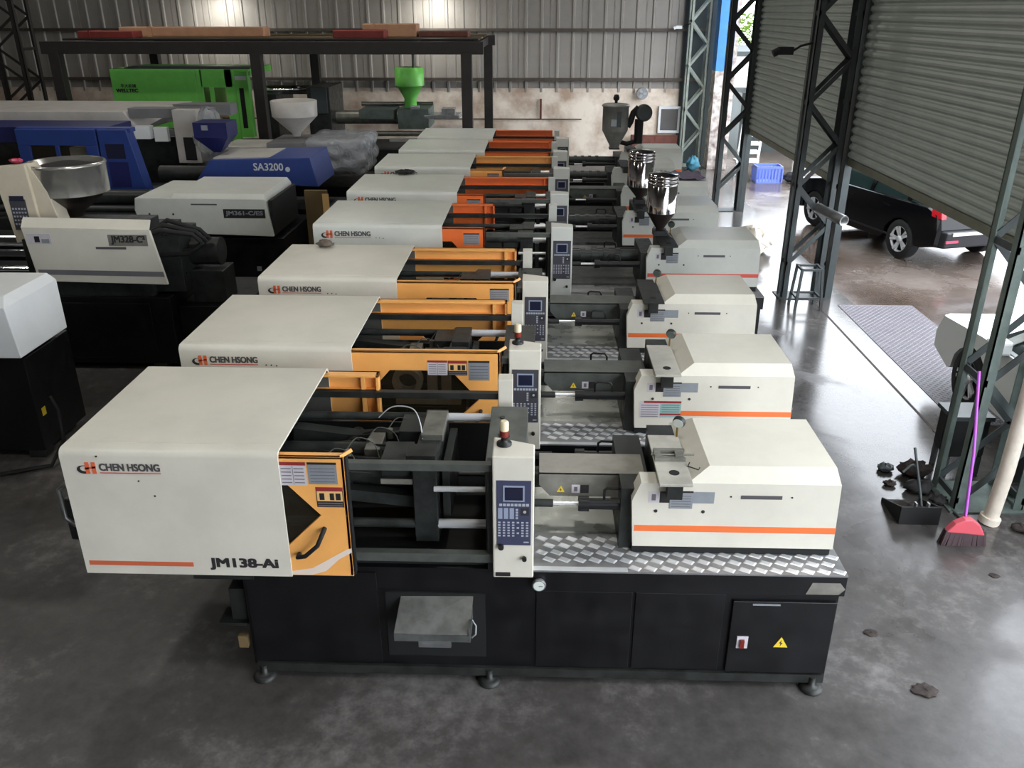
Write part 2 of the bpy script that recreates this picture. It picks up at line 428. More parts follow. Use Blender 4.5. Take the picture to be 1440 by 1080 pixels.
def lattice_column(name, x0, x1, y0, y1, h, panel, mleg, mbrace, label, lw=0.075, z_off=0.45):
    root = empty(name, ((x0+x1)/2, (y0+y1)/2, 0), label, 'column')
    for x, sx in ((x0, 1), (x1, -1)):
        for y, sy in ((y0, 1), (y1, -1)):
            b = MB(); t = 0.012
            b.box(min(x, x+sx*lw), max(x, x+sx*lw), min(y, y+sy*t), max(y, y+sy*t), 0.012, h)
            b.box(min(x, x+sx*t), max(x, x+sx*t), min(y, y+sy*lw), max(y, y+sy*lw), 0.012, h)
            b.build('leg', mleg, root, 0, False)
    MB().box(x0-0.05, x1+0.05, y0-0.05, y1+0.05, 0, 0.014).build('base_plate', mleg, root, 0, False)
    for y in (y0+0.02, y1-0.02):
        z = z_off; k = 0
        while z < h - panel:
            a, c = (x0+0.04, x1-0.04) if k % 2 == 0 else (x1-0.04, x0+0.04)
            MB().bar((a, y, z), (c, y, z+panel), 0.06, 0.012).build('diagonal_brace', mbrace, root, 0, False)
            z += panel; k += 1
    for x in (x0+0.02, x1-0.02):
        z = z_off
        while z < h - 0.2:
            MB().box(x-0.008, x+0.008, y0, y1, z-0.03, z+0.03).build('batten_plate', mbrace, root, 0, False)
            z += panel*2
    return root
lattice_column('lattice_column', 3.74, 4.34, 12.5, 12.78, 7.8, 0.575, 'column_dark', 'column_dark', 'dark lattice steel column with a short pipe and small camera fixed to it', 0.085, 0.55)
lattice_column('lattice_column', 3.70, 4.30, 6.5, 6.95, 7.8, 0.56, 'column_green', 'column_dark', 'greenish lattice steel column that the purple broom handle leans on', 0.085, 0.1)
lattice_column('lattice_column', 3.84, 4.44, 18.62, 18.9, 7.8, 0.56, 'column_dark', 'column_dark', 'dark lattice steel column between the shutter and the open bay', 0.1, 0.45)
lattice_column('lattice_column', 3.98, 4.52, 24.4, 24.8, 7.8, 0.56, 'column_pale', 'column_pale', 'pale lattice steel column against the plastered end wall', 0.07, 0.4)
lattice_column('lattice_column', -12.95, -11.95, 20.6, 21.3, 7.8, 0.7, 'rack_paint', 'rack_paint', 'dark lattice steel column beside the overhead steel frame', 0.1, 0.4)

struct(MB().box(3.9, 4.9, 24.94, 24.999, 0, 7.8).build('wall_corner', 'wall_dark'))
# painted masonry pillar at the far bay
pl = MB(); pl.box(4.64, 5.16, 23.9, 24.4, 0, 2.55).box(5.06, 5.16, 23.9, 24.4, 2.55, 7.8)
po = pl.build('masonry_pillar', 'pillar_white'); finish(po, 'peeling white masonry pillar painted blue above, in the far bay', 'pillar')
o = MB().box(4.64, 5.06, 23.895, 24.4, 2.55, 7.8).build('blue_paint_section', 'pillar_blue', po, 0, False)

# ------------------------------------------------------------------ lamps
def highbay(x, y, z=6.6):
    root = empty('high_bay_lamp', (x, y, z), 'round high-bay lamp hanging under the roof', 'lamp', 'high-bay lamps under the roof')
    MB().lathe([(0.05, 0.32), (0.07, 0.2), (0.12, 0.18), (0.3, 0.02), (0.31, 0.0)], (0, 0, 0), 'z', 20).build('reflector', 'lamp_case', root)
    MB().tube([(0, 0, 0.3), (0, 0, 7.8-z)], 0.012, 6).build('suspension_rod', 'lamp_case', root)
    ld = bpy.data.lights.new('lamp_light', 'AREA'); ld.shape = 'DISK'; ld.size = 0.5; ld.energy = LAMP_W; ld.color = (1.0, 0.97, 0.9)
    lo = bpy.data.objects.new('lamp_light', ld); col.objects.link(lo); lo.parent = root; lo.location = (0, 0, -0.01)
for y in (-2.5, 3.0, 8.5, 14.0, 19.5):
    for x in (-9.5, -4.5, 0.5):
        if (x, y) not in ((-9.5, -2.5), (-9.5, 3.0), (-4.5, -2.5), (0.5, -2.5)): highbay(x, y)
def flood(x, y, z):
    root = empty('wall_floodlight', (x, y, z), 'glaring white floodlight mounted high on the corrugated wall', 'lamp', 'floodlights high on the corrugated wall')
    MB().box(-0.2, 0.2, -0.05, 0.05, -0.12, 0.16).build('housing', 'lamp_case', root)
    MB().box(-0.17, 0.17, -0.058, -0.05, -0.1, 0.13).build('lens', 'lamp_glass', root)
    MB().box(-0.03, 0.03, 0.05, 24.98-y, -0.02, 0.02).build('bracket', 'lamp_case', root)
    ld = bpy.data.lights.new('flood_light', 'AREA'); ld.shape = 'RECTANGLE'; ld.size = 0.34; ld.size_y = 0.2; ld.energy = FLOOD_W; ld.color = (1, 0.98, 0.92)
    lo = bpy.data.objects.new('flood_light', ld); col.objects.link(lo); lo.parent = root; lo.location = (0, 0, -0.125)
    lo.rotation_euler = (math.radians(20), 0, 0)
flood(-8.7, 24.2, 4.42); flood(-2.85, 24.2, 4.42)

# ------------------------------------------------------------------ row of cream moulding machines
def sticker(parent, x0, x1, z0, z1, y, style='white', name='warning_sticker'):
    b = MB(); h = z1-z0; W = x1-x0
    def r(a, c, e, f, mi, k=1): b.box(x0+a*W, x0+c*W, y-0.0012-0.0006*k, y, z0+e*h, z0+f*h, mi)
    mats = ['sticker_white', 'sticker_red', 'sticker_line', 'sticker_black', 'warn_amber', 'sticker_grey', 'warn_yellow', 'sticker_teal']
    if style == 'white':
        r(0, 1, 0, 1, 0, 0); r(0, 1, 0.86, 1, 1)
        for i in range(5):
            for a in (0.06, 0.54): r(a, a+0.38, 0.1+i*0.15, 0.14+i*0.15, 2)
        r(0.49, 0.51, 0.04, 0.84, 2)
    elif style == 'amber':
        r(0, 1, 0, 1, 3, 0); r(0.03, 0.97, 0.3, 0.8, 4); r(0, 1, 0.82, 1, 1)
        r(0.12, 0.3, 0.36, 0.7, 3, 2); r(0.5, 0.66, 0.36, 0.7, 3, 2); r(0.72, 0.9, 0.36, 0.7, 3, 2); r(0.04, 0.96, 0.04, 0.1, 2); r(0.04, 0.96, 0.16, 0.22, 2)
    elif style == 'grey':
        r(0, 1, 0, 1, 5, 0); r(0.0, 1, 0.9, 1, 3)
        for i in range(5): r(0.08, 0.92, 0.1+i*0.15, 0.13+i*0.15, 2)
    elif style == 'pair':
        r(0, 0.48, 0, 1, 0, 0); r(0.52, 1, 0, 1, 3, 0); r(0.14, 0.34, 0.2, 0.75, 2)
    elif style == 'table':
        r(0, 1, 0, 1, 0, 0); r(0.1, 1, 0.88, 1, 1); r(0.5, 1, 0.08, 0.86, 7); r(0.5, 1, 0.18, 0.28, 1, 2)
        for i in range(6): r(0.04, 0.46, 0.08+i*0.13, 0.12+i*0.13, 2)
        for i in range(4): r(0.54, 0.96, 0.36+i*0.13, 0.4+i*0.13, 2, 2)
    return b.build(name, mats, parent)
def triangle(parent, x, z, s, y):
    b = MB(); b.prism([(x-s, z-s*0.8), (x+s, z-s*0.8), (x, z+s)], 'y', y-0.002, y, 0)
    b.prism([(x-s*0.1, z-s*0.6), (x+s*0.25, z), (x, z), (x+s*0.1, z+s*0.5), (x-s*0.3, z-s*0.1), (x-s*0.02, z-s*0.1)], 'y', y-0.003, y-0.001, 1)
    return b.build('warning_triangle', ['warn_yellow', 'ink'], parent)
def logo(parent, x0, z0, w, y, strong=True):
    # emblem (grey sweep + orange H), company lettering, thin red underline
    b = MB(); h = w*0.155
    e = w*0.24
    pts = []
    for i in range(13):
        a = math.radians(40 + i*250/12); pts.append((x0+e*0.36+e*0.36*math.cos(a), z0+h*0.36+h*0.36*math.sin(a)))
    for i in range(12, -1, -1):
        a = math.radians(40 + i*250/12); pts.append((x0+e*0.42+e*0.26*math.cos(a), z0+h*0.44+h*0.24*math.sin(a)))
    n = 13
    for i in range(n-1):
        b.prism([pts[i], pts[i+1], pts[2*n-2-i], pts[2*n-1-i]], 'y', y-0.0015, y, 0)
    for dx_ in (0.44, 0.76):
        b.prism([(x0+e*dx_, z0), (x0+e*(dx_+0.2), z0), (x0+e*(dx_+0.2), z0+h), (x0+e*dx_, z0+h)], 'y', y-0.002, y, 1)
    b.prism([(x0+e*0.4, z0+h*0.36), (x0+e*0.96, z0+h*0.5), (x0+e*0.96, z0+h*0.66), (x0+e*0.4, z0+h*0.52)], 'y', y-0.002, y, 1)
    b.build('emblem', ['ink', 'logo_orange'], parent)
    b = MB(); text(b, 'CHEN HSONG', x0+w*0.27, x0+w, z0+h*0.26, z0+h*0.92, y-0.001, 0, 0.12)
    b.box(x0+w*0.27, x0+w, y-0.0015, y, z0+h*0.06, z0+h*0.13, 1)
    b.build('lettering', ['ink_grey', 'logo_red'], parent)

def hood_profile(yf, yb, z0, z1, r, t=0.0):
    P = [(yf+t, z0)]
    for i in range(6):
        a = PI - i*(PI/2)/5; P.append((yf+t+(r-t*0.5)+(r-t*0.5)*math.cos(a), z1-t-(r-t*0.5)+(r-t*0.5)*math.sin(a)))
    for i in range(6):
        a = PI/2 - i*(PI/2)/5; P.append((yb-t-(r-t*0.5)+(r-t*0.5)*math.cos(a), z1-t-(r-t*0.5)+(r-t*0.5)*math.sin(a)))
    P.append((yb-t, z0)); return P

def door_plate(b, x0, x1, z0, z1, y, win, t=0.022, mi=0):
    a, c, zb, zm, zt, k = win   # window: left tip, right tip, bottom, mid, top, corner run
    up = [(x0, zm), (a, zm), (a+k, zt), (c-k, zt), (c, zm), (x1, zm), (x1, z1), (x0, z1)]
    dn = [(x0, z0), (x1, z0), (x1, zm), (c, zm), (c-k, zb), (a+k, zb), (a, zm), (x0, zm)]
    b.prism(up, 'y', y, y+t, mi); b.prism(dn, 'y', y, y+t, mi)

def machine(p):
    A = p['cls'] == 'A'
    root = empty('moulding_machine', (p['dx'], p['yf'], 0), p['label'], 'moulding machine', 'cream moulding machines in the long row')
    hl, hr, hz = p['hl'], p['hr'], p['hz']; cl, cr = p['cl'], p['cr']
    cream = p.get('cream', 'cream'); orange = 'orange' if p['org'] == 0 else 'orange_red'
    near = p['near']
    D = 1.2 if A else 1.28; up = 0.0 if A else 0.09          # body depth, general height offset
    hb = 0.87 + up; dz = 0.9 + up                               # hood bottom, deck height
    dr = cr + 0.045
    # ---- base
    bl_ = max(hl+0.92, -1.83) if A else hl+0.85
    b = MB(); b.box(bl_, dr-0.02, 0.02, D-0.05, 0.09, dz-0.02)
    base = b.build('base', 'black_paint', root)
    bx('skirt_rail', 'dark_steel', base, bl_+0.02, dr-0.03, -0.005, 0.05, 0.05, 0.115)
    bx('deck_fascia', 'black_paint', base, 0.0, dr, -0.012, 0.03, dz-0.155, dz-0.008, 0.004)
    if near:
        bx('side_panel', 'black_paint', base, 0.02, 0.62, 0.008, 0.02, 0.13, dz-0.17, 0.003)
        bx('side_panel', 'black_paint', base, 0.64, dr-0.72, 0.008, 0.02, 0.13, dz-0.17, 0.003)
        bx('side_panel', 'black_paint', base, bl_+0.02, -0.98, 0.008, 0.02, 0.13, dz-0.06, 0.003)
        ed = bx('electrical_door', 'black_paint', root, dr-0.67, dr-0.03, -0.006, 0.02, 0.13, dz-0.21, 0.004)
        MB().box(dr-0.62, dr-0.55, -0.014, -0.006, 0.33, 0.42, 0).box(dr-0.6, dr-0.575, -0.03, -0.014, 0.34, 0.40, 1).build('isolator_switch', ['sticker_white', 'lamp_red'], ed)
        triangle(ed, dr-0.34, 0.375, 0.045, -0.0065)
        MB().box(dr-0.55, dr-0.38, -0.012, -0.004, dz-0.235, dz-0.225).build('door_gap', 'sticker_grey', ed)
        MB().prism([(dr-0.24, dz-0.14), (dr-0.04, dz-0.14), (dr-0.005, dz-0.1), (dr-0.04, dz-0.055), (dr-0.21, dz-0.055)], 'y', -0.015, -0.012).build('rating_plate', 'worn_plate', base)
        # drop chute opening with pale metal tray
        bx('chute_opening', 'black_matt', base, -0.93, -0.3, 0.006, 0.02, 0.2, dz-0.2)
        tr = MB().hexa([(-0.85, -0.2, 0.54), (-0.385, -0.2, 0.53), (-0.375, 0.02, 0.675), (-0.83, 0.02, 0.665),
                        (-0.85, -0.2, 0.552), (-0.385, -0.2, 0.542), (-0.375, 0.02, 0.69), (-0.83, 0.02, 0.68)])
        tr.box(-0.85, -0.385, -0.204, -0.196, 0.495, 0.545); tr.box(-0.392, -0.38, -0.2, 0.02, 0.49, 0.6)
        tro = tr.build('drop_tray', 'tray_metal', root)
        MB().box(-0.7, -0.5, -0.21, -0.19, 0.455, 0.5).box(-0.68, -0.52, -0.213, -0.2, 0.468, 0.487).build('tray_latch', 'galv', tro)
        MB().tube([(-0.375, -0.12, 0.6), (-0.35, -0.14, 0.57), (-0.35, -0.17, 0.53), (-0.375, -0.18, 0.51)], 0.006, 6).build('tray_handle', 'galv', tro)
    for x in ((bl_+0.06, -0.28, dr-0.1) if near else (bl_+0.06, dr-0.1)):
        for y in (0.0, D-0.1):
            MB().lathe([(0.075, 0), (0.075, 0.022), (0.05, 0.03), (0.022, 0.035), (0.022, 0.1)], (x, y, 0), 'z', 16).build('levelling_foot', 'dark_steel', root)
    # ---- decks
    dk = bx('tread_deck', 'tread_base', root, 0.0, dr, -0.012, 0.4, dz-0.012, dz)
    if near or p['yf'] < 8:
        b = MB(); rows = 5; px_ = 0.096
        for r_ in range(rows):
            y = 0.028 + r_*0.076
            k = 0; x = 0.05 + (0.048 if r_ % 2 else 0)
            while x < dr-0.03:
                if not (y > 0.2 and x > cl-0.02 and x < cr-0.02) and not (r_ == 0 and x < cl+0.02):
                    L = 0.037; Wd = 0.024
                    c, s_ = math.cos(-0.55), math.sin(-0.55)
                    q = [(x+(a*c-d*s_), y+(a*s_+d*c)*0.9) for a, d in ((-L, -Wd), (L, -Wd), (L, Wd), (-L, Wd))]
                    b.hexa([(u, v, dz) for u, v in q] + [(u+(x-u)*0.25, v+(y-v)*0.25, dz+0.004) for u, v in q])
                x += px_
        b.build('tread_pattern', 'tread_bar', dk)['kind'] = 'stuff'
        bx('edge_strip', 'tread_bar', dk, 0.0, cl-0.02, -0.013, 0.03, dz, dz+0.002)
    bx('bed_plate', 'bed_sheet' if A else 'oily_steel', root, 0.0, cl+0.1, 0.4, D-0.05, dz-0.012, dz-0.004)
    bx('slide_base', 'black_matt', root, cl+0.02, cr-0.01, 0.2, 1.0, dz, dz+0.06)
    # ---- hood
    po_ = hood_profile(-0.08, D, hb, hz, 0.045); pi_ = hood_profile(-0.08, D, hb, hz, 0.045, 0.014)
    b = MB(); n = len(po_)
    vs = [(hl, y, z) for y, z in po_] + [(hr, y, z) for y, z in po_] + [(hl+0.014, y, z) for y, z in pi_] + [(hr, y, z) for y, z in pi_]
    fo = [(i, n+i, n+i+1, i+1) for i in range(n-1)]
    b.add(vs, fo, 0, True)
    b.add(vs, [(2*n+i+1, 3*n+i+1, 3*n+i, 2*n+i) for i in range(n-1)], 1)
    b.add(vs, [(n+i+1, n+i, 3*n+i, 3*n+i+1) for i in range(n-1)], 0)
    b.add(vs, [tuple(range(n))], 0); b.add(vs, [tuple(range(3*n-1, 2*n-1, -1))], 1)
    hood = b.build('hood', [cream, 'inner_sheet'], root)
    bx('hood_seam', cream, hood, hl+0.01, hr-0.01, 0.02, 0.028, hz-0.0005, hz+0.0025)
    fy = -0.0815
    lw = (hr-hl)*0.385
    logo(hood, hl+0.09, hz-0.155, lw, fy, near)
    if p.get('model'):
        b = MB(); text(b, p['model'], hr-0.5, hr-0.075, hb+0.04, hb+0.13, fy, 0, 0.12); b.build('model_lettering', 'ink', hood)
        bx('stripe', 'stripe_rust', hood, hl+0.03, hr-0.6, fy-0.0005, fy+0.001, hb+0.062, hb+0.093)
    if p['yf'] < 12:
        b = MB()
        for (dx_, dz_) in ((0.2, 0.04), (0.42, 0.20), (0.5, 0.3)) if near else ((lw+0.13, 0.15), (lw+0.17, 0.15), (lw+0.21, 0.155)):
            b.tube([(hl+dx_+0.02, fy-0.002, hz-dz_), (hl+dx_+0.02, fy+0.002, hz-dz_)], 0.006, 6)
        b.build('screw_hole', 'ink', hood)
    # ---- sliding front door
    d1 = p['door']; dw = (hr*-1 - 0.28) + 0.02 if A else 1.35
    dw = max(dw, 1.15); d0 = max(d1 - dw, hl+0.04)
    zt = hz-0.035
    b = MB(); win = (d0+0.12, d1-0.165, hb+0.22, hb+0.43, hz-0.19, 0.21)
    door_plate(b, d0, d1, hb-0.005, zt, -0.058, win)
    b.box(d0, d1, -0.058, 0.0, zt-0.016, zt); b.box(d1-0.02, d1, -0.058, 0.0, hb, zt)
    door = b.build('front_door', orange, root, 0.003)
    MB().prism([(win[0], win[3]), (win[0]+0.21, win[4]), (win[1]-0.21, win[4]), (win[1], win[3]), (win[1]-0.21, win[2]), (win[0]+0.21, win[2])], 'y', -0.045, -0.04).build('window_pane', 'tinted_pane', door)
    bx('door_edge', 'black_matt', door, d1-0.004, d1+0.012, -0.05, 0.0, hb, zt-0.01)
    y = -0.0585
    if near or p['yf'] < 8:
        MB().tube([(d1-0.32, y, hb+0.155), (d1-0.32, y-0.045, hb+0.16), (d1-0.27, y-0.055, hb+0.175), (d1-0.19, y-0.055, hb+0.25), (d1-0.155, y-0.05, hb+0.33), (d1-0.15, y, hb+0.34)], 0.014, 8).build('door_handle', 'rubber', door)
        MB().prism([(d1-0.4, hb+0.02), (d1-0.25, hb+0.05), (d1-0.14, hb+0.12), (d1-0.03, hb+0.19), (d1-0.0, hb+0.2), (d1, hb+0.17), (d1-0.08, hb+0.12), (d1-0.17, hb+0.03), (d1-0.26, hb+0.0), (d1-0.4, hb+0.0)], 'y', y-0.001, y+0.001).build('swoosh', 'swoosh', door)
    if near:
        sticker(door, d1-0.38, d1-0.225, zt-0.19, zt-0.035, y, 'white'); sticker(door, d1-0.215, d1-0.045, zt-0.18, zt-0.035, y, 'grey')
        sticker(door, d1-0.18, d1-0.02, zt-0.335, zt-0.2, y, 'amber')
    elif p['yf'] < 6.5:
        sticker(door, d1-0.55, d1-0.4, zt-0.19, zt-0.07, y, 'white'); sticker(door, d1-0.395, d1-0.25, zt-0.19, zt-0.07, y, 'amber'); sticker(door, d1-0.24, d1-0.08, zt-0.23, zt-0.07, y, 'grey')
    else:
        sticker(door, d1-0.24, d1-0.06, zt-0.19, zt-0.06, y, 'grey')
    if p['org'] == 0: MB().bar((d1-0.02, -0.05, zt), (d1+0.045, -0.02, zt+0.03), 0.02, 0.012).build('door_catch', orange, door)
    # ---- rear guard
    g1 = p['guard']; g0 = hr-0.12
    b = MB(); yg = D+0.0; zg = hz-0.04
    b.box(g0, g1, yg, yg+0.02, zg-0.33, zg); b.box(g0, g1, yg-0.06, yg+0.02, zg-0.018, zg); b.box(g1-0.02, g1, yg-0.06, yg+0.02, zg-0.33, zg)
    b.box(g1-0.13, g1-0.1, yg-0.045, yg, zg-0.33, zg-0.02); b.box(g0, g1, yg-0.05, yg, zg-0.13, zg-0.115)
    b.build('rear_guard', orange, root, 0.002)
    # ---- clamp frame
    xf = -0.27
    fr = MB(); fr.box(hr-0.1, xf+0.02, 0.0, 0.05, hz-0.15, hz-0.105); fr.box(hr-0.1, xf+0.02, 0.0, 0.05, dz+0.04, dz+0.1)
    fr.build('front_rail', 'rail_grey', root)
    bx('frame_post', 'oily_steel', root, xf-0.01, xf+0.04, 0.01, 0.1, dz-0.02, hz-0.11)
    bx('rear_rail', 'dark_steel', root, hr-0.2, -0.18, D-0.09, D-0.04, hz-0.2, hz-0.155)
    bx('inner_pan', 'black_matt', root, hl+0.3, -0.1, 0.06, D-0.1, dz-0.03, dz+0.01)
    bx('dark_backing', 'black_matt', root, hl+0.2, -0.1, D-0.03, D-0.01, dz, hz-0.42)  # black sheet added to stand in for the shade inside the clamp
    b = MB().box(-0.3, -0.05, 0.16, 0.98, dz+0.02, hz-0.19)
    fp = b.build('fixed_platen', 'rail_grey' if near else 'dark_steel', root, 0.006)
    b = MB()
    for yy in (0.3, 0.55, 0.8): b.tube([(-0.22, yy, hz-0.19), (-0.22, yy, hz-0.183)], 0.018, 10)
    b.build('platen_bolt', 'oily_steel', fp)
    bx('guard_bracket', cream, root, -0.26, -0.16, D-0.13, D-0.02, hz-0.3, hz-0.03, 0.004)
    xm = -0.75 if A else -0.6
    mp = bx('moving_platen', 'oily_steel', root, xm, xm+0.15, 0.2, 0.96, dz+0.05, hz-0.21, 0.006)
    bx('platen_lug', 'dark_steel', mp, xm-0.03, xm+0.15, 0.18, 0.34, hz-0.22, hz-0.15, 0.004)
    bx('platen_lug', 'machined' if near else 'dark_steel', mp, xm+0.02, xm+0.16, 0.5, 0.86, hz-0.22, hz-0.17, 0.004)
    bx('mould_half', 'oily_steel', root, xm+0.17, xm+0.22, 0.3, 0.86, dz+0.15, hz-0.3, 0.004)
    tb = MB; zt1, zb1 = hz-0.24, dz+0.17
    for yy in (0.23, 0.9):
        for zz in (zt1, zb1):
            t_ = cyl('tie_bar', 'bar_steel', root, (xm+0.1, yy, zz), (-0.2, yy, zz), 0.03, 14)
            cyl('bar_tail', 'oily_steel', t_, (hr-0.3, yy, zz), (xm+0.1, yy, zz), 0.03, 12)  # left part of the same bar, given a darker material
    cyl('guide_rod', 'bar_steel', root, (-0.62, 0.2, (zt1+zb1)/2+0.06), (-0.28, 0.2, (zt1+zb1)/2+0.06), 0.018)
    # toggle linkage
    if p['yf'] < 12:
        for yy in (0.34, 0.78):
            b = MB()
            for zz, s in ((hz-0.3, 1), (dz+0.28, -1)):
                b.bar((hr-0.15, yy, zz), (hr+0.28, yy, zz-0.05*s), 0.09, 0.1); b.bar((hr+0.24, yy, zz-0.05*s), (xm+0.02, yy, zz), 0.08, 0.08)
                b.tube([(hr+0.26, yy-0.09, zz-0.05*s), (hr+0.26, yy+0.09, zz-0.05*s)], 0.045, 12)
            b.build('toggle_link', 'oily_steel' if near else 'dark_steel', root)
        b = MB(); b.box(hr+0.1, xm-0.02, 0.42, 0.7, dz+0.22, hz-0.33); b.tube([(hr-0.3, 0.56, hz-0.32), (xm-0.05, 0.56, hz-0.32)], 0.055, 14)
        b.box(xm-0.2, xm-0.02, 0.26, 0.5, hz-0.34, hz-0.22); b.box(xm-0.14, xm+0.02, 0.6, 0.86, hz-0.32, hz-0.2)
        b.build('crosshead', 'oily_steel', root, 0.004)
        b = MB()
        for i in range(4):
            x0 = hr+0.02+i*0.12; yy = 0.2+0.17*i
            b.tube(smooth([(x0-0.2, yy, hz-0.4), (x0-0.05, yy+0.05, hz-0.24-0.02*i), (x0+0.12, yy+0.02, hz-0.28), (x0+0.25, yy-0.06, hz-0.24), (min(x0+0.45, xm), yy+0.03, hz-0.3)]), 0.0085 if i else 0.006, 6)
        b.build('control_hose', 'rubber', root)
    if p['yf'] < 8:
        for i in range(4):
            x0 = hr+0.16+i*0.11; yy = 0.3+0.15*i
            MB().tube(smooth([(x0, yy, hz-0.26), (x0+0.06, yy+0.05, hz-0.2), (x0+0.17, yy+0.02, hz-0.22), (x0+0.22, yy-0.05, hz-0.29)], 4), 0.004, 5).build('highlight_line', 'rail_grey', root)  # thin pale tubes added as small bright bits inside the clamp
            MB().tube([(x0+0.02, yy-0.05, hz-0.3), (x0+0.02, yy-0.05, hz-0.235)], 0.02, 8).build('highlight_pin', 'machined', root)  # pins added as small highlights among the dark linkage
        bx('ejector_plate', 'machined', root, xm-0.34, xm-0.24, 0.44, 0.68, hz-0.33, hz-0.25, 0.004)
    if near:
        b = MB(); pts = [(hr+0.55, 0.72, hz-0.18)]
        b.tube(smooth([(hr+0.42, 0.8, hz-0.2), (hr+0.52, 0.78, hz-0.11), (hr+0.66, 0.72, hz-0.09), (xm+0.0, 0.6, hz-0.12), (xm+0.03, 0.5, hz-0.2)]), 0.0042, 6)
        b.build('wire_loop', 'ink_white', root)
        bx('scale_plate', 'worn_plate', root, -0.95, -0.72, 0.215, 0.22, 1.36, 1.395)
    if p['org'] == 0 and not near and p['yf'] < 8:       # pale castings seen through the door window
        xa = hr+0.38
        b = MB().lathe([(0.075, 0), (0.12, 0), (0.12, 0.1), (0.075, 0.1), (0.075, 0)], (xa, 0.1, hz-0.36), 'y', 20, 0, False)
        b.box(xa+0.16, xa+0.23, 0.1, 0.2, hz-0.52, hz-0.24); b.box(xa+0.27, xa+0.34, 0.1, 0.2, hz-0.52, hz-0.24); b.box(xa-0.1, xa+0.42, 0.12, 0.18, hz-0.56, hz-0.5)
        b.build('toggle_casting', 'pale_plate', root, 0.008)
    # ---- control panel
    pz0, pz1 = hb, hz-0.02
    b = MB()
    b.add([(-0.245, -0.05, pz0), (0, -0.05, pz0), (0, 0.11, pz0), (-0.245, 0.2, pz0), (-0.245, -0.05, pz1), (0, -0.05, pz1), (0, 0.11, pz1), (-0.245, 0.2, pz1)],
          [(0,3,2,1),(4,5,6,7),(0,1,5,4),(1,2,6,5),(2,3,7,6),(3,0,4,7)])
    pan = b.build('control_panel', cream, root, 0.008)
    k1 = pz1-0.155; k0 = k1-0.445; yp = -0.0505
    pad = MB().box(-0.22, -0.018, yp-0.003, yp, k0, k1).build('keypad', 'navy_pad' if near else 'grey_pad', pan)
    MB().box(-0.182, -0.056, yp-0.006, yp-0.003, k1-0.14, k1-0.033, 0).box(-0.172, -0.066, yp-0.0075, yp-0.006, k1-0.13, k1-0.043, 1).build('display', ['screen_bezel', 'screen'], pan)
    b = MB()
    if p['yf'] < 10:
        for i in range(8): b.box(-0.205+i*0.0225, -0.188+i*0.0225, yp-0.0045, yp-0.003, k1-0.172, k1-0.155, 0)
        for i in range(3): b.box(-0.212+i*0.034, -0.186+i*0.034, yp-0.004, yp-0.003, k1-0.26, k1-0.185, 1)
        for i in range(4): b.box(-0.108, -0.094, yp-0.0045, yp-0.003, k1-0.26+i*0.019, k1-0.247+i*0.019, 0)
        b.box(-0.08, -0.03, yp-0.004, yp-0.003, k1-0.235, k1-0.185, 2)
        b.tube([(-0.055, yp-0.008, k1-0.21), (-0.055, yp-0.003, k1-0.21)], 0.009, 8, 0)
        for r_ in range(6):
            for c_ in range(7):
                if c_ == 4 and r_ % 2: continue
                x = -0.205 + c_*0.0275; z = k1-0.285-r_*0.0185
                b.box(x-0.007, x+0.007, yp-0.005, yp-0.003, z-0.005, z+0.005, 0)
        b.box(-0.06, -0.03, yp-0.0045, yp-0.003, k0+0.018, k0+0.026, 0)
        b.build('keys', ['key_grey', 'pad_line' if near else 'grey_pad', 'ink'], pan)['kind'] = 'stuff'
        MB().lathe([(0.017, 0), (0.017, 0.022), (0.012, 0.028)], (0, 0, 0), 'y', 12).build('emergency_knob', 'rubber', pan).location = (-0.195, yp-0.03, k0-0.005)
        MB().lathe([(0.014, 0), (0.014, 0.02), (0.01, 0.026)], (0, 0, 0), 'y', 12).build('key_switch', 'rubber', pan).location = (-0.055, yp-0.027, k0-0.09)
        bx('maker_plate', 'sticker_black', pan, -0.23, -0.14, yp-0.002, yp, pz0+0.012, pz0+0.04)
    # ---- beacon on the panel
    if p.get('beacon', True):
        lb = MB().lathe([(0.045, 0), (0.045, 0.014), (0.02, 0.02), (0.02, 0.045), (0.034, 0.055)], (-0.18, 0.1, pz1), 'z', 16).build('beacon_base', 'dark_steel', root)
        MB().lathe([(0.027, 0.055), (0.027, 0.095)], (-0.18, 0.1, pz1), 'z', 16).build('beacon_lens', 'lamp_red', lb)
        MB().lathe([(0.027, 0.095), (0.027, 0.145), (0.018, 0.155)], (-0.18, 0.1, pz1), 'z', 16).build('beacon_lens', 'lamp_yellow', lb)
    if near:
        g = MB().lathe([(0.04, 0), (0.045, -0.02), (0.04, -0.028)], (0.036, -0.015, 0.805), 'y', 20).build('oil_gauge', 'galv', root)
        MB().lathe([(0.034, 0), (0.034, -0.002)], (0.036, -0.043, 0.805), 'y', 20).box(0.034, 0.058, -0.047, -0.045, 0.803, 0.807, 1).build('gauge_dial', ['dial', 'ink'], g)
        # rear hook: red-black knob of the rear door
        # left end fittings
        MB().box(bl_-0.12, bl_-0.02, 0.06, 0.2, 0.38, 0.66).box(bl_-0.2, bl_-0.02, 0.02, 0.18, 0.4, 0.42).build('end_bracket', 'dark_steel', root)
        bx('junction_box', 'olive_board', root, bl_-0.09, bl_-0.03, 0.02, 0.06, 0.22, 0.31)
        bx('cable_tray', 'dark_steel', root, hl+0.62, hl+1.0, 0.0, 0.16, 0.78, 0.85)
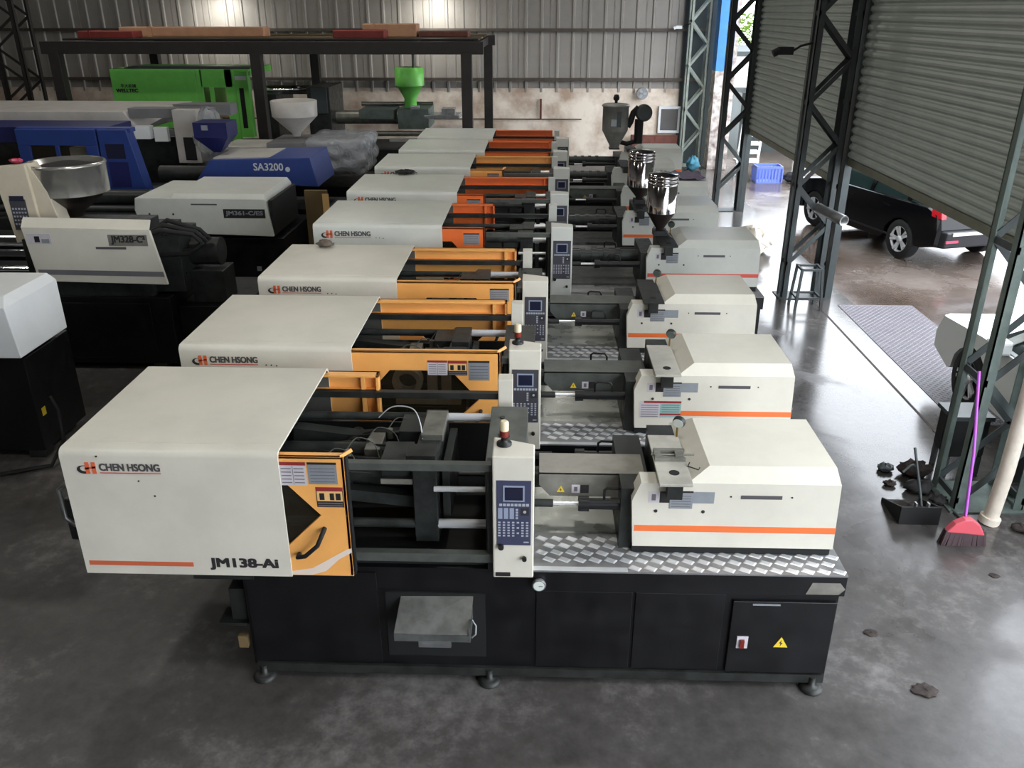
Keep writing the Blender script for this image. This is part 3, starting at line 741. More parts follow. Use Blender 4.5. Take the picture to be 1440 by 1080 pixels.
        for i, (yy, zz) in enumerate(((0.1, 1.35), (0.3, 1.1), (0.75, 1.55))):
            MB().tube([(hl+0.02, yy, zz-0.25), (hl-0.12, yy, zz-0.25), (hl-0.17, yy, zz-0.2), (hl-0.17, yy, zz), (hl-0.12, yy+0.03, zz+0.04), (hl+0.02, yy+0.05, zz+0.04)], 0.016, 8).build('cooling_pipe', 'galv', root)
        bx('valve_block', 'oily_steel', root, hl-0.2, hl+0.0, 0.15, 0.5, 0.95, 1.25, 0.01)
    # ---- injection unit
    zc = dz+0.06; zk = dz+0.52; zr = dz+0.6
    b = MB(); yc0, yc1 = 0.18, 1.0
    b.prism([(cl+0.02, zc), (cr, zc), (cr-0.014, zk), (cl+0.05, zk), (cl, zk-0.13)], 'y', yc0, yc0+0.13, 0)
    b.prism([(cl+0.33, zc), (cr, zc), (cr-0.014, zk), (cl+0.33, zk)], 'y', yc0+0.13, yc1, 0)
    q = lambda x0, x1, y0, y1, z: [(x0, y0, z), (x1, y0, z), (x1, y1, z), (x0, y1, z)]
    b.hexa(q(cl+0.33, cr-0.014, yc0, yc1, zk-0.002) + q(cl+0.47, cr-0.03, yc0+0.08, yc1-0.08, zr), 0)
    cov = b.build('injection_cover', p.get('cov', cream), root)
    yv = yc0-0.0005
    bx('stripe', p.get('stripe', 'stripe_orange'), cov, cl+(0.38 if p.get('table') else 0.025), cr-0.003, yv-0.001, yv+0.002, dz+0.172, dz+0.216)
    b = MB(); b.box(cl+0.66, cl+0.91, yv-0.002, yv, dz+0.415, dz+0.44)
    b.build('vent_slot', 'ink_grey', cov)
    if p['yf'] < 12:
        b = MB()
        for x, z in ((cl+0.15, zk-0.2), (cl+0.44, zk-0.2), (cl+0.6, zk-0.09), (cl+0.97, zk-0.09)):
            b.tube([(x, yv-0.003, z), (x, yv+0.001, z)], 0.011 if z < zk-0.15 else 0.006, 8)
        b.build('screw_hole', 'ink', cov)
        sticker(cov, cl+0.1, cl+0.23, zk-0.14, zk-0.06, yv, 'pair'); sticker(cov, cl+0.23, cl+0.37, zk-0.18, zk-0.055, yv-0.001, 'grey', 'data_plate')
        if A: MB().box(cl+0.37, cl+0.5, yv-0.002, yv, zk-0.14, zk-0.06).build('data_plate', 'sticker_grey', cov)
    if p.get('table'): sticker(cov, cl+0.05, cl+0.38, dz+0.15, dz+0.3, yv, 'table', 'settings_table')
    # hopper slide plate with gauge
    pp = MB().box(cl+0.145, cl+0.345, 0.08, 0.72, zk+0.03, zk+0.048)
    plate = pp.build('hopper_plate', 'pale_plate' if A and not p.get('darkplate') else 'dark_steel', root, 0.003)
    MB().box(cl+0.2, cl+0.29, 0.1, 0.17, zk-0.07, zk+0.03).build('plate_stem', 'dark_steel', plate)
    MB().lathe([(0.032, 0), (0.032, 0.002)], (cl+0.25, 0.22, zk+0.048), 'z', 16).build('feed_hole', 'rubber', plate)
    bx('plate_support', 'oily_steel', root, cl+0.16, cl+0.33, 0.32, 0.9, zc-0.02, zk+0.031)
    if near:
        b = MB(); b.box(cl+0.15, cl+0.34, 0.44, 0.47, zk+0.048, zk+0.085); b.box(cl+0.15, cl+0.34, 0.36, 0.385, zk+0.048, zk+0.07)
        b.tube([(cl+0.13, 0.41, zk+0.07), (cl+0.4, 0.41, zk+0.07)], 0.007, 8); b.box(cl+0.15, cl+0.19, 0.38, 0.44, zk+0.048, zk+0.08); b.box(cl+0.28, cl+0.33, 0.38, 0.44, zk+0.048, zk+0.08)
        b.build('hopper_clamp', 'machined', plate)
        MB().tube([(cl+0.36, 0.33, zk+0.06), (cl+0.345, 0.3, zk+0.05), (cl+0.4, 0.24, zk+0.06), (cl+0.41, 0.26, zk+0.065)], 0.004, 6).build('hook_wire', 'dark_steel', plate)
    if p.get('gauge', True):
        g = MB().tube([(cl+0.335, 0.7, zk+0.04), (cl+0.335, 0.7, zk+0.115)], 0.007, 8).build('gauge_stem', 'brass', root)
        gm = MB().lathe([(0.036, 0), (0.042, 0.008), (0.042, 0.03), (0.036, 0.034)], (0, 0, 0), 'y', 20).build('pressure_gauge', 'dark_steel', root)
        gm.location = (cl+0.335, 0.685, zk+0.152); gm.rotation_euler = (0.25, 0, -0.5)
        MB().lathe([(0.035, 0), (0.035, -0.002)], (0, 0, 0), 'y', 20).build('gauge_dial', 'dial' if near else 'column_green', gm)
    # barrel, guard and cylinders
    b = MB(); b.tube([(-0.02, 0.56, dz+0.33), (cl+0.12, 0.56, dz+0.33)], 0.07, 16)
    for i in range(4): b.tube([(0.12+i*0.14, 0.56, dz+0.33), (0.18+i*0.14, 0.56, dz+0.33)], 0.085, 16)
    b.build('barrel', 'oily_steel', root)
    if p.get('bguard', True):
        b = MB(); b.prism([(0.03, dz+0.44), (cl+0.1, dz+0.44), (cl+0.03, dz+0.27), (0.1, dz+0.27), (0.03, dz+0.35)], 'y', 0.42, 0.432)
        b.box(0.03, cl+0.1, 0.42, 0.68, dz+0.43, dz+0.442); b.prism([(0.03, dz+0.44), (cl+0.1, dz+0.44), (cl+0.03, dz+0.27), (0.1, dz+0.27), (0.03, dz+0.35)], 'y', 0.67, 0.68)
        bg_ = b.build('barrel_guard', 'worn_plate' if near else 'rail_grey', root)
        triangle(bg_, 0.17 + (0.1 if not near else 0), dz+0.32, 0.026, 0.4195); sticker(bg_, 0.24+ (0.1 if not near else 0), 0.35+ (0.1 if not near else 0), dz+0.295, dz+0.355, 0.4195, 'pair')
    for yy in (0.3, 0.93):
        zz = dz+0.29
        c_ = cyl('injection_cylinder', 'black_paint', root, (0.34, yy, zz), (cl+0.06, yy, zz), 0.036, 14)
        MB().tube([(0.28, yy, zz), (0.345, yy, zz)], 0.05, 14).build('cylinder_flange', 'black_paint', c_)
        cyl('piston_rod', 'bar_steel', c_, (0.1, yy, zz), (0.3, yy, zz), 0.014, 10)
        cyl('rod_sleeve', 'dark_steel', c_, (-0.02, yy, zz), (0.12, yy, zz), 0.026, 10)
        if p['yf'] < 12:
            MB().tube([(0.44, yy, zz+0.03), (0.44, yy, zz+0.1), (0.46, yy, zz+0.115), (0.56, yy, zz+0.11), (0.58, yy, zz+0.08), (0.58, yy, zz+0.02)], 0.009, 6).build('hydraulic_pipe', 'black_paint', c_)
    bx('carriage', 'oily_steel', root, cl-0.06, cl+0.12, 0.24, 0.96, dz-0.01, zk-0.08)
    return root

M = []
M.append(machine(dict(cls='A', near=True, dx=0, yf=4.3, hl=-2.75, hr=-1.475, hz=1.73, cl=0.6, cr=1.87, door=-1.1, guard=-1.11, org=0, model='JM138-Ai',
    label='cream moulding machine with JM138-Ai on its hood and open orange door')))
M.append(machine(dict(cls='A', near=False, dx=0.04, yf=5.95, hl=-2.74, hr=-1.43, hz=1.73, cl=0.74, cr=2.0, door=-0.31, guard=-0.3, org=0, table=True,
    label='cream moulding machine with a red and teal settings table sticker, behind the JM138-Ai one')))
M.append(machine(dict(cls='A', near=False, dx=0.107, yf=7.72, hl=-2.75, hr=-1.43, hz=1.73, cl=0.78, cr=2.05, door=-0.31, guard=-0.33, org=0, darkplate=True, beacon=False,
    label='cream moulding machine with a crumpled grey wad lying on its hood')))
M.append(machine(dict(cls='B', near=False, dx=0.40, yf=9.5, hl=-2.95, hr=-1.48, hz=1.82, cl=0.875, cr=2.2, door=-1.0, guard=-0.95, org=1, stripe='stripe_red', cream='cream_cool', bguard=False, beacon=False,
    label='cream moulding machine with a red-striped injection cover under a chrome hopper')))
M.append(machine(dict(cls='B', near=False, dx=0.41, yf=11.38, hl=-2.97, hr=-1.49, hz=1.82, cl=0.75, cr=2.07, door=-1.12, guard=-0.2, org=1, cream='cream_cool', bguard=False, beacon=False, gauge=True,
    label='cream moulding machine with a black rag lying on its hood')))
M.append(machine(dict(cls='B', near=False, dx=0.48, yf=13.2, hl=-2.99, hr=-1.52, hz=1.84, cl=0.82, cr=2.19, door=-1.02, guard=-0.22, org=0, cream='cream_cool', beacon=False, gauge=False,
    label='cream moulding machine with purple cloth draped over its injection cover')))
M.append(machine(dict(cls='B', near=False, dx=0.5, yf=14.9, hl=-2.9, hr=-1.42, hz=1.84, cl=0.78, cr=1.9, door=-0.32, guard=-0.3, org=1, cream='cream_cool', bguard=False, beacon=False, gauge=False,
    label='cream moulding machine standing between the purple-cloth one and the hopper-dryer one')))
M.append(machine(dict(cls='B', near=False, dx=0.58, yf=16.6, hl=-2.88, hr=-1.45, hz=1.83, cl=0.98, cr=2.2, door=-0.3, guard=-0.3, org=1, cream='cream_cool', bguard=False, beacon=False, gauge=False,
    label='cream moulding machine carrying the tall grey hopper dryer, last before the wall')))
# ---- loose things on the row
def wad(name, m, c, r, sx, sy, sz, label, cat):
    b = MB().ball((0, 0, 0), r, 0, 10)
    rr = random.Random(int(c[0]*100))
    b.v = [(c[0]+x*sx*(0.75+0.5*rr.random()), c[1]+y*sy*(0.75+0.5*rr.random()), max(c[2], c[2]+(z+r)*sz*(0.7+0.5*rr.random()))) for x, y, z in b.v]
    return finish(b.build(name, m, None, smooth_all=True), label, cat)
wad('crumpled_wad', 'rag_grey', (-2.26, 8.78, 1.733), 0.06, 1.5, 1.1, 0.6, 'crumpled grey wad lying on a cream machine hood', 'rag')
wad('black_rag', 'rubber', (-1.96, 12.62, 1.823), 0.09, 1.6, 1.0, 0.35, 'small black rag lying on a cream machine hood', 'rag')
def hopper(x, y, zb, zc, zt, r, label):
    root = empty('material_hopper', (x, y, zb), label, 'hopper', 'chrome hoppers on the machine row')
    H = zt-zb; c = zc-zb
    pr = [(0.05, 0), (0.055, 0.03), (r*0.98, c), (r, c+0.005)]
    h = MB().lathe(pr, (0, 0, 0), 'z', 28).build('cone', 'hopper_inner', root)
    pr = [(r, c)]
    z = c+(H-c)*0.72; pr.append((r, z))
    for i in range(3):
        d = (H-c)*0.28/3; pr += [(r*0.97, z+d*0.15), (r*1.03, z+d*0.4), (r*1.03, z+d*0.7), (r*0.98, z+d*0.95)]; z += d
    pr += [(r*0.9, H+0.005), (0.001, H+0.02)]
    MB().lathe(pr, (0, 0, 0), 'z', 32).build('drum', 'hopper_chrome', root)
    MB().box(-0.08, 0.08, -0.08, 0.08, -0.06, 0.0).build('foot_flange', 'black_paint', root)
    MB().tube([(0.04, -0.06, 0.03), (0.12, -0.12, -0.05), (0.14, -0.14, -0.06)], 0.006, 6).build('drain_lever', 'galv', root)
    return root
hopper(1.47, 10.12, 1.62, 1.84, 2.28, 0.178, 'shiny chrome hopper on the machine with the red-striped cover')
hopper(1.42, 11.95, 1.62, 1.80, 2.27, 0.18, 'shiny chrome hopper on the machine with a black rag')
# grey hopper dryer with blower
hd = empty('hopper_dryer', (1.72, 17.1, 1.6), 'tall grey hopper dryer with round lid and blower pipe', 'hopper dryer')
def hdp(n, m, b): return b.build(n, m, hd)
hdp('body', 'dryer_grey', MB().lathe([(0.09, -0.04), (0.1, 0.02), (0.24, 0.28), (0.25, 0.3), (0.25, 0.74), (0.27, 0.745), (0.27, 0.765), (0.24, 0.785), (0.05, 0.8)], (-0.24, 0, 0), 'z', 28))
hdp('lid_knob', 'rubber', MB().lathe([(0.03, 0.8), (0.03, 0.84), (0.055, 0.86), (0.06, 0.9), (0.04, 0.95), (0.001, 0.96)], (-0.24, 0, 0), 'z', 16))
hdp('sight_window', 'sticker_grey', MB().box(-0.34, -0.24, -0.262, -0.235, 0.4, 0.52))
hdp('access_door', 'column_dark', MB().box(-0.23, -0.15, -0.262, -0.22, 0.38, 0.66))
hdp('blower', 'column_dark', MB().lathe([(0.13, -0.07), (0.16, -0.05), (0.16, 0.05), (0.13, 0.07)], (0.3, 0, 0.62), 'y', 24))
hdp('blower_duct', 'rubber', MB().tube([(0.2, 0, 0.72), (0.1, 0, 0.62), (0.05, 0, 0.45), (0.0, 0, 0.36)], 0.06, 12))
hdp('heater_pipe', 'rubber', MB().tube([(0.22, 0, 0.5), (0.22, 0, 0.05)], 0.085, 14).tube([(0.22, 0, 0.1), (0.0, 0, 0.04), (-0.15, 0, 0.08)], 0.045, 10))
hdp('foot_flange', 'column_dark', MB().box(-0.34, -0.14, -0.1, 0.1, -0.06, -0.03))
# cloth on the sixth machine's cover
b = MB(); nx, ny = 12, 6
for j in range(ny+1):
    for i in range(nx+1):
        b.v.append((1.95+0.66*i/nx, 13.47+0.62*j/ny, 1.622+0.012*math.sin(i*1.7+j)+0.03*random.random()))
for j in range(ny):
    for i in range(nx): k = j*(nx+1)+i; b.f.append([k, k+1, k+nx+2, k+nx+1]); b.m.append(0); b.sm.append(True)
mat('cloth_purple', (122, 112, 132), 0.9, 0, 0.25, 9)
cl_o = b.build('draped_cloth', 'cloth_purple'); finish(cl_o, 'crumpled purple-grey cloth over an injection cover', 'cloth')
s_ = cl_o.modifiers.new('thickness', 'SOLIDIFY'); s_.thickness = 0.008
# pale rag heap on the floor beyond the covers
for i, (x, y, s) in enumerate(((3.5, 14.6, 0.5), (3.9, 15.3, 0.45))):
    wad('rag_heap', 'rag_cream', (x, y, 0.0), 0.5*s, 1.6, 1.5, 0.9, ('cream rag heap on the floor beside the injection covers', 'smaller cream rag heap beside the column foot')[i], 'rag heap')

# ------------------------------------------------------------------ machines on the left
def P(name, m, parent, *boxes, bevel=0.006):
    b = MB()
    for q in boxes: b.box(*q)
    return b.build(name, m, parent, bevel, False)
# JM328-C machine
r = empty('moulding_machine', (-6.2, 10.1, 0), 'black-based moulding machine with a cream side cover lettered JM328-C²', 'moulding machine')
P('base', 'black_paint', r, (-9.5, -4.35, 9.45, 11.0, 0.08, 0.92))
P('base_end', 'black_paint', r, (-4.35, -3.55, 9.65, 10.9, 0.06, 0.75))
for x in (-9, -6.4, -4.6): P('levelling_foot', 'dark_steel', r, (x-0.08, x+0.08, 9.45, 9.6, 0, 0.08))
c = MB().prism([(-5.85, 1.78), (-4.38, 1.76), (-4.27, 1.13), (-5.78, 1.16)], 'y', 9.3, 9.34).build('side_cover', 'cream', r, 0.006, False)
MB().hexa([(-5.85, 9.3, 1.78), (-4.38, 9.3, 1.76), (-4.4, 9.42, 1.85), (-5.87, 9.42, 1.87), (-5.85, 9.3, 1.79), (-4.38, 9.3, 1.77), (-4.4, 9.42, 1.86), (-5.87, 9.42, 1.88)]).build('cover_lip', 'cream', r, 0, False)
MB().prism([(-5.76, 1.3), (-4.3, 1.285), (-4.29, 1.225), (-5.75, 1.24)], 'y', 9.297, 9.3).build('stripe', 'grey_dark_hood', c, 0, False)
P('vent_slot', 'ink_grey', c, (-5.03, -4.68, 9.297, 9.3, 1.545, 1.572), bevel=0)
b = MB(); b.box(-4.87, -4.42, 9.296, 9.3, 1.585, 1.715, 0); text(b, 'JM328-C²', -4.84, -4.44, 1.6, 1.705, 9.2945, 1, 0.09); b.build('model_lettering', ['worn_plate', 'ink'], c, 0, False)
MB().box(-5.8, -5.53, 9.297, 9.3, 1.6, 1.72, 0).box(-5.72, -5.66, 9.295, 9.297, 1.62, 1.69, 1).box(-5.64, -5.55, 9.295, 9.297, 1.61, 1.66, 2).build('warning_sticker', ['sticker_white', 'sticker_black', 'sticker_grey'], c, 0, False)
for x in (-5.27, -4.95): MB().box(x-0.03, x+0.03, 9.444, 9.45, 0.43, 0.49).build('door_mark', 'sticker_grey', r, 0, False)
P('base_door', 'black_paint', r, (-5.9, -4.6, 9.44, 9.46, 0.15, 0.85))
MB().tube([(-7.5, 9.9, 1.45), (-5.9, 9.9, 1.45)], 0.16, 18).tube([(-7.5, 9.6, 1.2), (-5.9, 9.6, 1.2)], 0.06, 12).build('barrel', 'chrome', r, 0, False)
P('injection_block', 'oily_steel', r, (-6.0, -4.55, 9.5, 10.6, 0.92, 1.6), (-5.6, -4.7, 9.6, 10.3, 1.6, 1.72))
b = MB()
for i in range(3): b.tube([(-4.6, 9.5+0.12*i, 1.62), (-4.35, 9.5+0.12*i, 1.72+0.03*i), (-4.0, 9.55+0.12*i, 1.66), (-3.92, 9.6+0.12*i, 1.55), (-4.1, 9.6+0.12*i, 1.42), (-4.5, 9.6+0.1*i, 1.4)], 0.03, 8)
b.build('hydraulic_hose', 'rubber', r, 0, False)
P('motor_block', 'oily_steel', r, (-4.55, -4.2, 9.6, 10.2, 0.95, 1.65), (-4.2, -3.8, 9.8, 10.2, 0.75, 1.15))
MB().tube([(-4.2, 10.0, 1.35), (-3.85, 10.0, 1.35)], 0.17, 16).build('motor', 'dark_steel', r, 0, False)
b = MB().prism([(-6.3, 2.38), (-5.9, 2.42), (-5.86, 1.55), (-6.2, 1.5)], 'y', 9.72, 9.86); b.prism([(-5.9, 2.42), (-5.72, 2.1), (-5.6, 1.5), (-5.86, 1.5)], 'y', 9.76, 10.0)
cp = b.build('control_panel', 'beige_hood', r, 0.008, False)
P('keypad', 'grey_pad', cp, (-6.17, -5.98, 9.712, 9.72, 1.66, 2.02), bevel=0)
P('display', 'screen', cp, (-6.16, -5.99, 9.708, 9.712, 2.0, 2.06), bevel=0)
b = MB()
for i in range(5):
    for j in range(5): b.box(-6.155+i*0.035, -6.135+i*0.035, 9.709, 9.712, 1.72+j*0.045, 1.74+j*0.045)
b.build('keys', 'key_grey', cp, 0, False)['kind'] = 'stuff'
wad('red_rag', 'reflector', (-6.04, 9.82, 2.42), 0.05, 1.6, 1.0, 0.5, 'dusty pink rag on top of a beige control panel', 'rag')
# its drum hopper
h = empty('material_hopper', (-5.68, 10.2, 1.72), 'wide shiny drum hopper filled with dark material beside a beige control panel', 'hopper')
MB().lathe([(0.09, 0), (0.1, 0.05), (0.42, 0.3), (0.43, 0.3)], (0, 0, 0), 'z', 28).build('cone', 'hopper_inner', h)
MB().lathe([(0.44, 0.3), (0.445, 0.62), (0.46, 0.63), (0.445, 0.66), (0.42, 0.66), (0.41, 0.6), (0.001, 0.59)], (0, 0, 0), 'z', 36).build('drum', 'bright_sheet', h)
MB().lathe([(0.41, 0.592), (0.3, 0.62), (0.1, 0.66), (0.001, 0.665)], (0, 0, 0), 'z', 24).build('filling', 'debris', h)
# white cover end of the nearest left machine
r = empty('moulding_machine', (-6.1, 7.7, 0), 'black-based moulding machine whose plain white box cover has no lettering', 'moulding machine')
P('base', 'black_paint', r, (-9.2, -4.8, 7.2, 8.0, 0.08, 1.05))
for x in (-7.5, -4.9): P('levelling_foot', 'dark_steel', r, (x-0.08, x+0.08, 7.2, 7.36, 0, 0.08))
c = MB(); c.hexa([(-7.4, 7.05, 1.12), (-4.72, 7.05, 1.12), (-4.72, 7.88, 1.12), (-7.4, 7.88, 1.12), (-7.4, 7.15, 1.57), (-4.83, 7.15, 1.57), (-4.83, 8.06, 1.57), (-7.4, 8.06, 1.57)])
c.hexa([(-7.4, 7.15, 1.568), (-4.83, 7.15, 1.568), (-4.83, 8.06, 1.568), (-7.4, 8.06, 1.568), (-7.4, 7.3, 1.64), (-4.9, 7.3, 1.64), (-4.9, 8.04, 1.64), (-7.4, 8.04, 1.64)])
c.build('injection_cover', 'white_paint', r, 0.006, False)
P('slide_base', 'black_matt', r, (-7.3, -4.85, 7.25, 7.8, 1.05, 1.13))
P('yellow_tag', 'warn_yellow', r, (-4.8, -4.795, 7.28, 7.34, 0.42, 0.5), bevel=0)
b = MB(); b.tube([(-4.7, 7.3, 0.62), (-4.62, 7.25, 0.5), (-4.6, 7.2, 0.2), (-4.65, 7.0, 0.03), (-5.1, 6.8, 0.025), (-5.4, 6.9, 0.025)], 0.02, 8); b.build('power_cable', 'rubber', r, 0, False)
# ES machine
r = empty('moulding_machine', (-5.0, 12.8, 0), 'cream injection cover with worn black model label on a black machine base', 'moulding machine')
P('base', 'black_paint', r, (-9.0, -3.75, 12.2, 13.8, 0.08, 0.95))
for x in (-8.5, -4.2): P('levelling_foot', 'dark_steel', r, (x-0.08, x+0.08, 12.2, 12.36, 0, 0.08))
c = MB(); c.prism([(-5.83, 1.55), (-5.86, 1.38), (-5.78, 1.06), (-3.86, 1.0), (-3.93, 1.54)], 'y', 12.1, 13.5)
c.hexa([(-5.3, 12.1, 1.548), (-3.93, 12.1, 1.54), (-3.93, 13.5, 1.54), (-5.3, 13.5, 1.548), (-5.3, 12.2, 1.6), (-3.97, 12.2, 1.6), (-3.97, 13.45, 1.62), (-5.3, 13.45, 1.62)])
c = c.build('injection_cover', 'cream_cool', r, 0.006, False)
P('end_louvre', 'black_matt', c, (-3.9, -3.85, 12.15, 13.45, 1.0, 1.52))
P('vent_slot', 'ink_grey', c, (-5.02, -4.64, 12.097, 12.1, 1.455, 1.475), bevel=0)
b = MB(); b.box(-4.56, -3.95, 12.096, 12.1, 1.27, 1.4, 0); text(b, 'JM361-C/ES', -4.53, -3.98, 1.295, 1.375, 12.0945, 1, 0.1); b.build('model_lettering', ['sticker_black', 'sticker_grey'], c, 0, False)
b = MB()
for x in (-5.65, -5.3): b.tube([(x, 12.096, 1.32), (x, 12.1, 1.32)], 0.016, 8)
b.build('screw_hole', 'ink', c, 0, False)
P('base_mark', 'sticker_grey', r, (-4.2, -4.13, 12.195, 12.2, 0.45, 0.52), bevel=0)
MB().tube([(-8.8, 12.9, 1.4), (-5.8, 12.9, 1.4)], 0.12, 14).tube([(-8.8, 12.5, 1.3), (-5.8, 12.5, 1.3)], 0.05, 10).build('barrel', 'oily_steel', r, 0, False)
P('bed', 'oily_steel', r, (-9, -5.8, 12.3, 13.6, 0.95, 1.2))
# blue SA3200 machine
r = empty('moulding_machine', (-6.5, 14.4, 0), 'blue moulding machine with SA3200 lettered on its injection cover', 'moulding machine')
P('base', 'black_paint', r, (-10.5, -3.3, 13.95, 15.0, 0.0, 1.0))
b = MB(); b.box(-8.35, -7.05, 13.7, 13.75, 2.05, 2.3); b.box(-8.35, -8.15, 13.7, 13.75, 1.2, 2.05); b.box(-7.25, -7.05, 13.7, 13.75, 1.2, 2.05)
b.box(-8.35, -7.05, 13.7, 13.75, 1.1, 1.3); b.box(-7.75, -7.68, 13.7, 13.75, 1.3, 2.05); b.box(-8.35, -6.5, 13.75, 13.95, 2.25, 2.32)
b.build('front_door', 'blue', r, 0.01, False)
P('window_pane', 'tinted_pane', r, (-8.15, -7.25, 13.72, 13.73, 1.3, 2.05), bevel=0)
b = MB(); b.prism([(-7.02, 2.3), (-6.55, 2.3), (-6.32, 1.1), (-7.02, 1.1)], 'y', 13.7, 13.95)
c = b.build('control_panel', 'blue', r, 0.01, False)
P('display', 'screen', c, (-6.92, -6.62, 13.69, 13.7, 1.85, 2.08), bevel=0)
P('keypad', 'blue_dark', c, (-6.92, -6.6, 13.69, 13.7, 1.4, 1.8), bevel=0)
P('roof_block', 'white_paint', r, (-7.6, -7.28, 13.85, 14.1, 1.82, 2.0))
P('hood_top', 'blue_dark', r, (-10.4, -7.0, 14.0, 14.9, 2.05, 2.3))
P('clamp_bed', 'oily_steel', r, (-9.9, -5.6, 13.95, 14.9, 1.0, 1.25))
MB().tube([(-6.4, 14.4, 1.5), (-5.4, 14.4, 1.5)], 0.13, 14).build('barrel', 'dark_steel', r, 0, False)
c = MB(); c.prism([(-5.6, 1.48), (-5.35, 1.8), (-3.7, 1.85), (-3.6, 1.38)], 'y', 13.9, 15.1); c = c.build('injection_cover', 'blue', r, 0.01, False)
MB().prism([(-5.33, 1.80), (-4.4, 1.83), (-4.4, 1.842), (-5.33, 1.82)], 'y', 14.0, 15.0).build('cover_lid', 'grey_hood', r, 0, False)
b = MB(); text(b, 'SA3200', -4.64, -4.15, 1.64, 1.76, 13.897, 0, 0.06); b.tube([(-4.08, 13.899, 1.66), (-4.08, 13.896, 1.66)], 0.04, 12, 0); b.build('model_lettering', 'ink_white', c, 0, False)
h = empty('material_hopper', (-5.42, 14.55, 1.84), 'square navy blue hopper with small white label', 'hopper')
MB().hexa([(-0.06, -0.06, 0), (0.06, -0.06, 0), (0.06, 0.06, 0), (-0.06, 0.06, 0), (-0.28, -0.26, 0.26), (0.28, -0.26, 0.26), (0.28, 0.26, 0.26), (-0.28, 0.26, 0.26)]).build('cone', 'blue_dark', h)
MB().box(-0.28, 0.28, -0.26, 0.26, 0.26, 0.5).build('bin', 'blue_dark', h); MB().box(-0.14, -0.03, -0.265, -0.26, 0.38, 0.46).build('label_plate', 'sticker_grey', h)
# grey machine behind
r = empty('moulding_machine', (-7.0, 16.4, 0), 'grey-hooded moulding machine wrapped in plastic film behind the blue one', 'moulding machine')
P('base', 'black_paint', r, (-11.2, -3.2, 15.9, 17.6, 0.0, 1.0))
c = MB().hexa([(-11.2, 15.7, 2.02), (-7.25, 15.7, 2.02), (-7.25, 17.2, 2.02), (-11.2, 17.2, 2.02), (-11.2, 15.7, 2.36), (-7.5, 15.7, 2.36), (-6.7, 17.0, 2.42), (-11.2, 17.0, 2.42)]).build('hood', 'grey_hood', r, 0.01, False)
P('top_rail', 'grey_dark_hood', r, (-7.4, -5.9, 15.7, 16.0, 2.25, 2.42), (-7.0, -5.85, 16.6, 17.0, 2.2, 2.4))
P('front_beam', 'grey_dark_hood', r, (-11, -6.0, 15.7, 15.85, 1.95, 2.05))
c = P('control_panel', 'grey_hood', r, (-6.5, -6.08, 15.45, 15.8, 1.5, 2.42))
P('keypad', 'black_matt', c, (-6.36, -6.16, 15.44, 15.45, 1.55, 1.95), bevel=0)
P('clamp_interior', 'oily_steel', r, (-7.4, -6.55, 15.9, 17.1, 1.0, 1.9), (-10.8, -7.4, 16.0, 17.0, 1.0, 1.8))
P('white_bracket', 'white_paint', r, (-7.3, -7.0, 15.55, 15.75, 1.9, 2.12), (-6.95, -6.7, 15.6, 15.7, 1.85, 2.1))
P('bed', 'oily_steel', r, (-6.6, -5.6, 15.7, 17.2, 1.0, 1.35))
c = MB().hexa([(-5.0, 15.75, 1.35), (-3.35, 15.75, 1.3), (-3.35, 17.1, 1.3), (-5.0, 17.1, 1.35), (-5.0, 15.85, 1.8), (-3.45, 15.85, 1.82), (-3.45, 17.0, 1.82), (-5.0, 17.0, 1.8)]).build('injection_cover', 'grey_dark_hood', r, 0.01, False)
P('cover_step', 'grey_hood', r, (-5.9, -5.0, 15.9, 16.9, 1.45, 1.72))
b = MB()
for (x0, x1, y0, y1, z0, z1, sd) in ((-4.3, -3.15, 15.62, 17.15, 1.25, 1.9, 3), ):
    b.ball((0, 0, 0), 1, 0, 26)
    rr = random.Random(sd)
    nv = []
    for x, y, z in b.v:
        q = max(abs(x), abs(y), abs(z)); k = 0.72 + 0.28*q
        f = 1/ (abs(x)**10+abs(y)**10+abs(z)**10)**0.1
        d = 1 + 0.05*math.sin(7*x+5*y)*math.sin(9*z+4*x) + 0.035*(rr.random()-0.5)
        nv.append(((x0+x1)/2+x*f*(x1-x0)/2*d, (y0+y1)/2+y*f*(y1-y0)/2*d, (z0+z1)/2+z*f*(z1-z0)/2*d))
    b.v = nv
b.build('plastic_wrap', 'plastic_film', r, 0, False)
b = MB().ball((0, 0, 0), 1, 0, 18); rr = random.Random(9)
b.v = [(-6.0+x*0.3*(0.85+0.3*rr.random()), 15.75+y*0.35*(0.85+0.3*rr.random()), 1.9+z*0.52*(0.9+0.2*rr.random())) for x, y, z in b.v]
b.build('plastic_wrap', 'plastic_film', r, 0, False)
h = empty('material_hopper', (-4.6, 16.5, 1.84), 'light grey cone hopper above the plastic-wrapped machine', 'hopper')
MB().lathe([(0.07, 0), (0.08, 0.05), (0.41, 0.36), (0.42, 0.37)], (0, 0, 0), 'z', 28).build('cone', 'grey_hood', h)
MB().lathe([(0.42, 0.37), (0.43, 0.64), (0.41, 0.65), (0.4, 0.5), (0.001, 0.48)], (0, 0, 0), 'z', 32).build('drum', 'grey_hood', h)
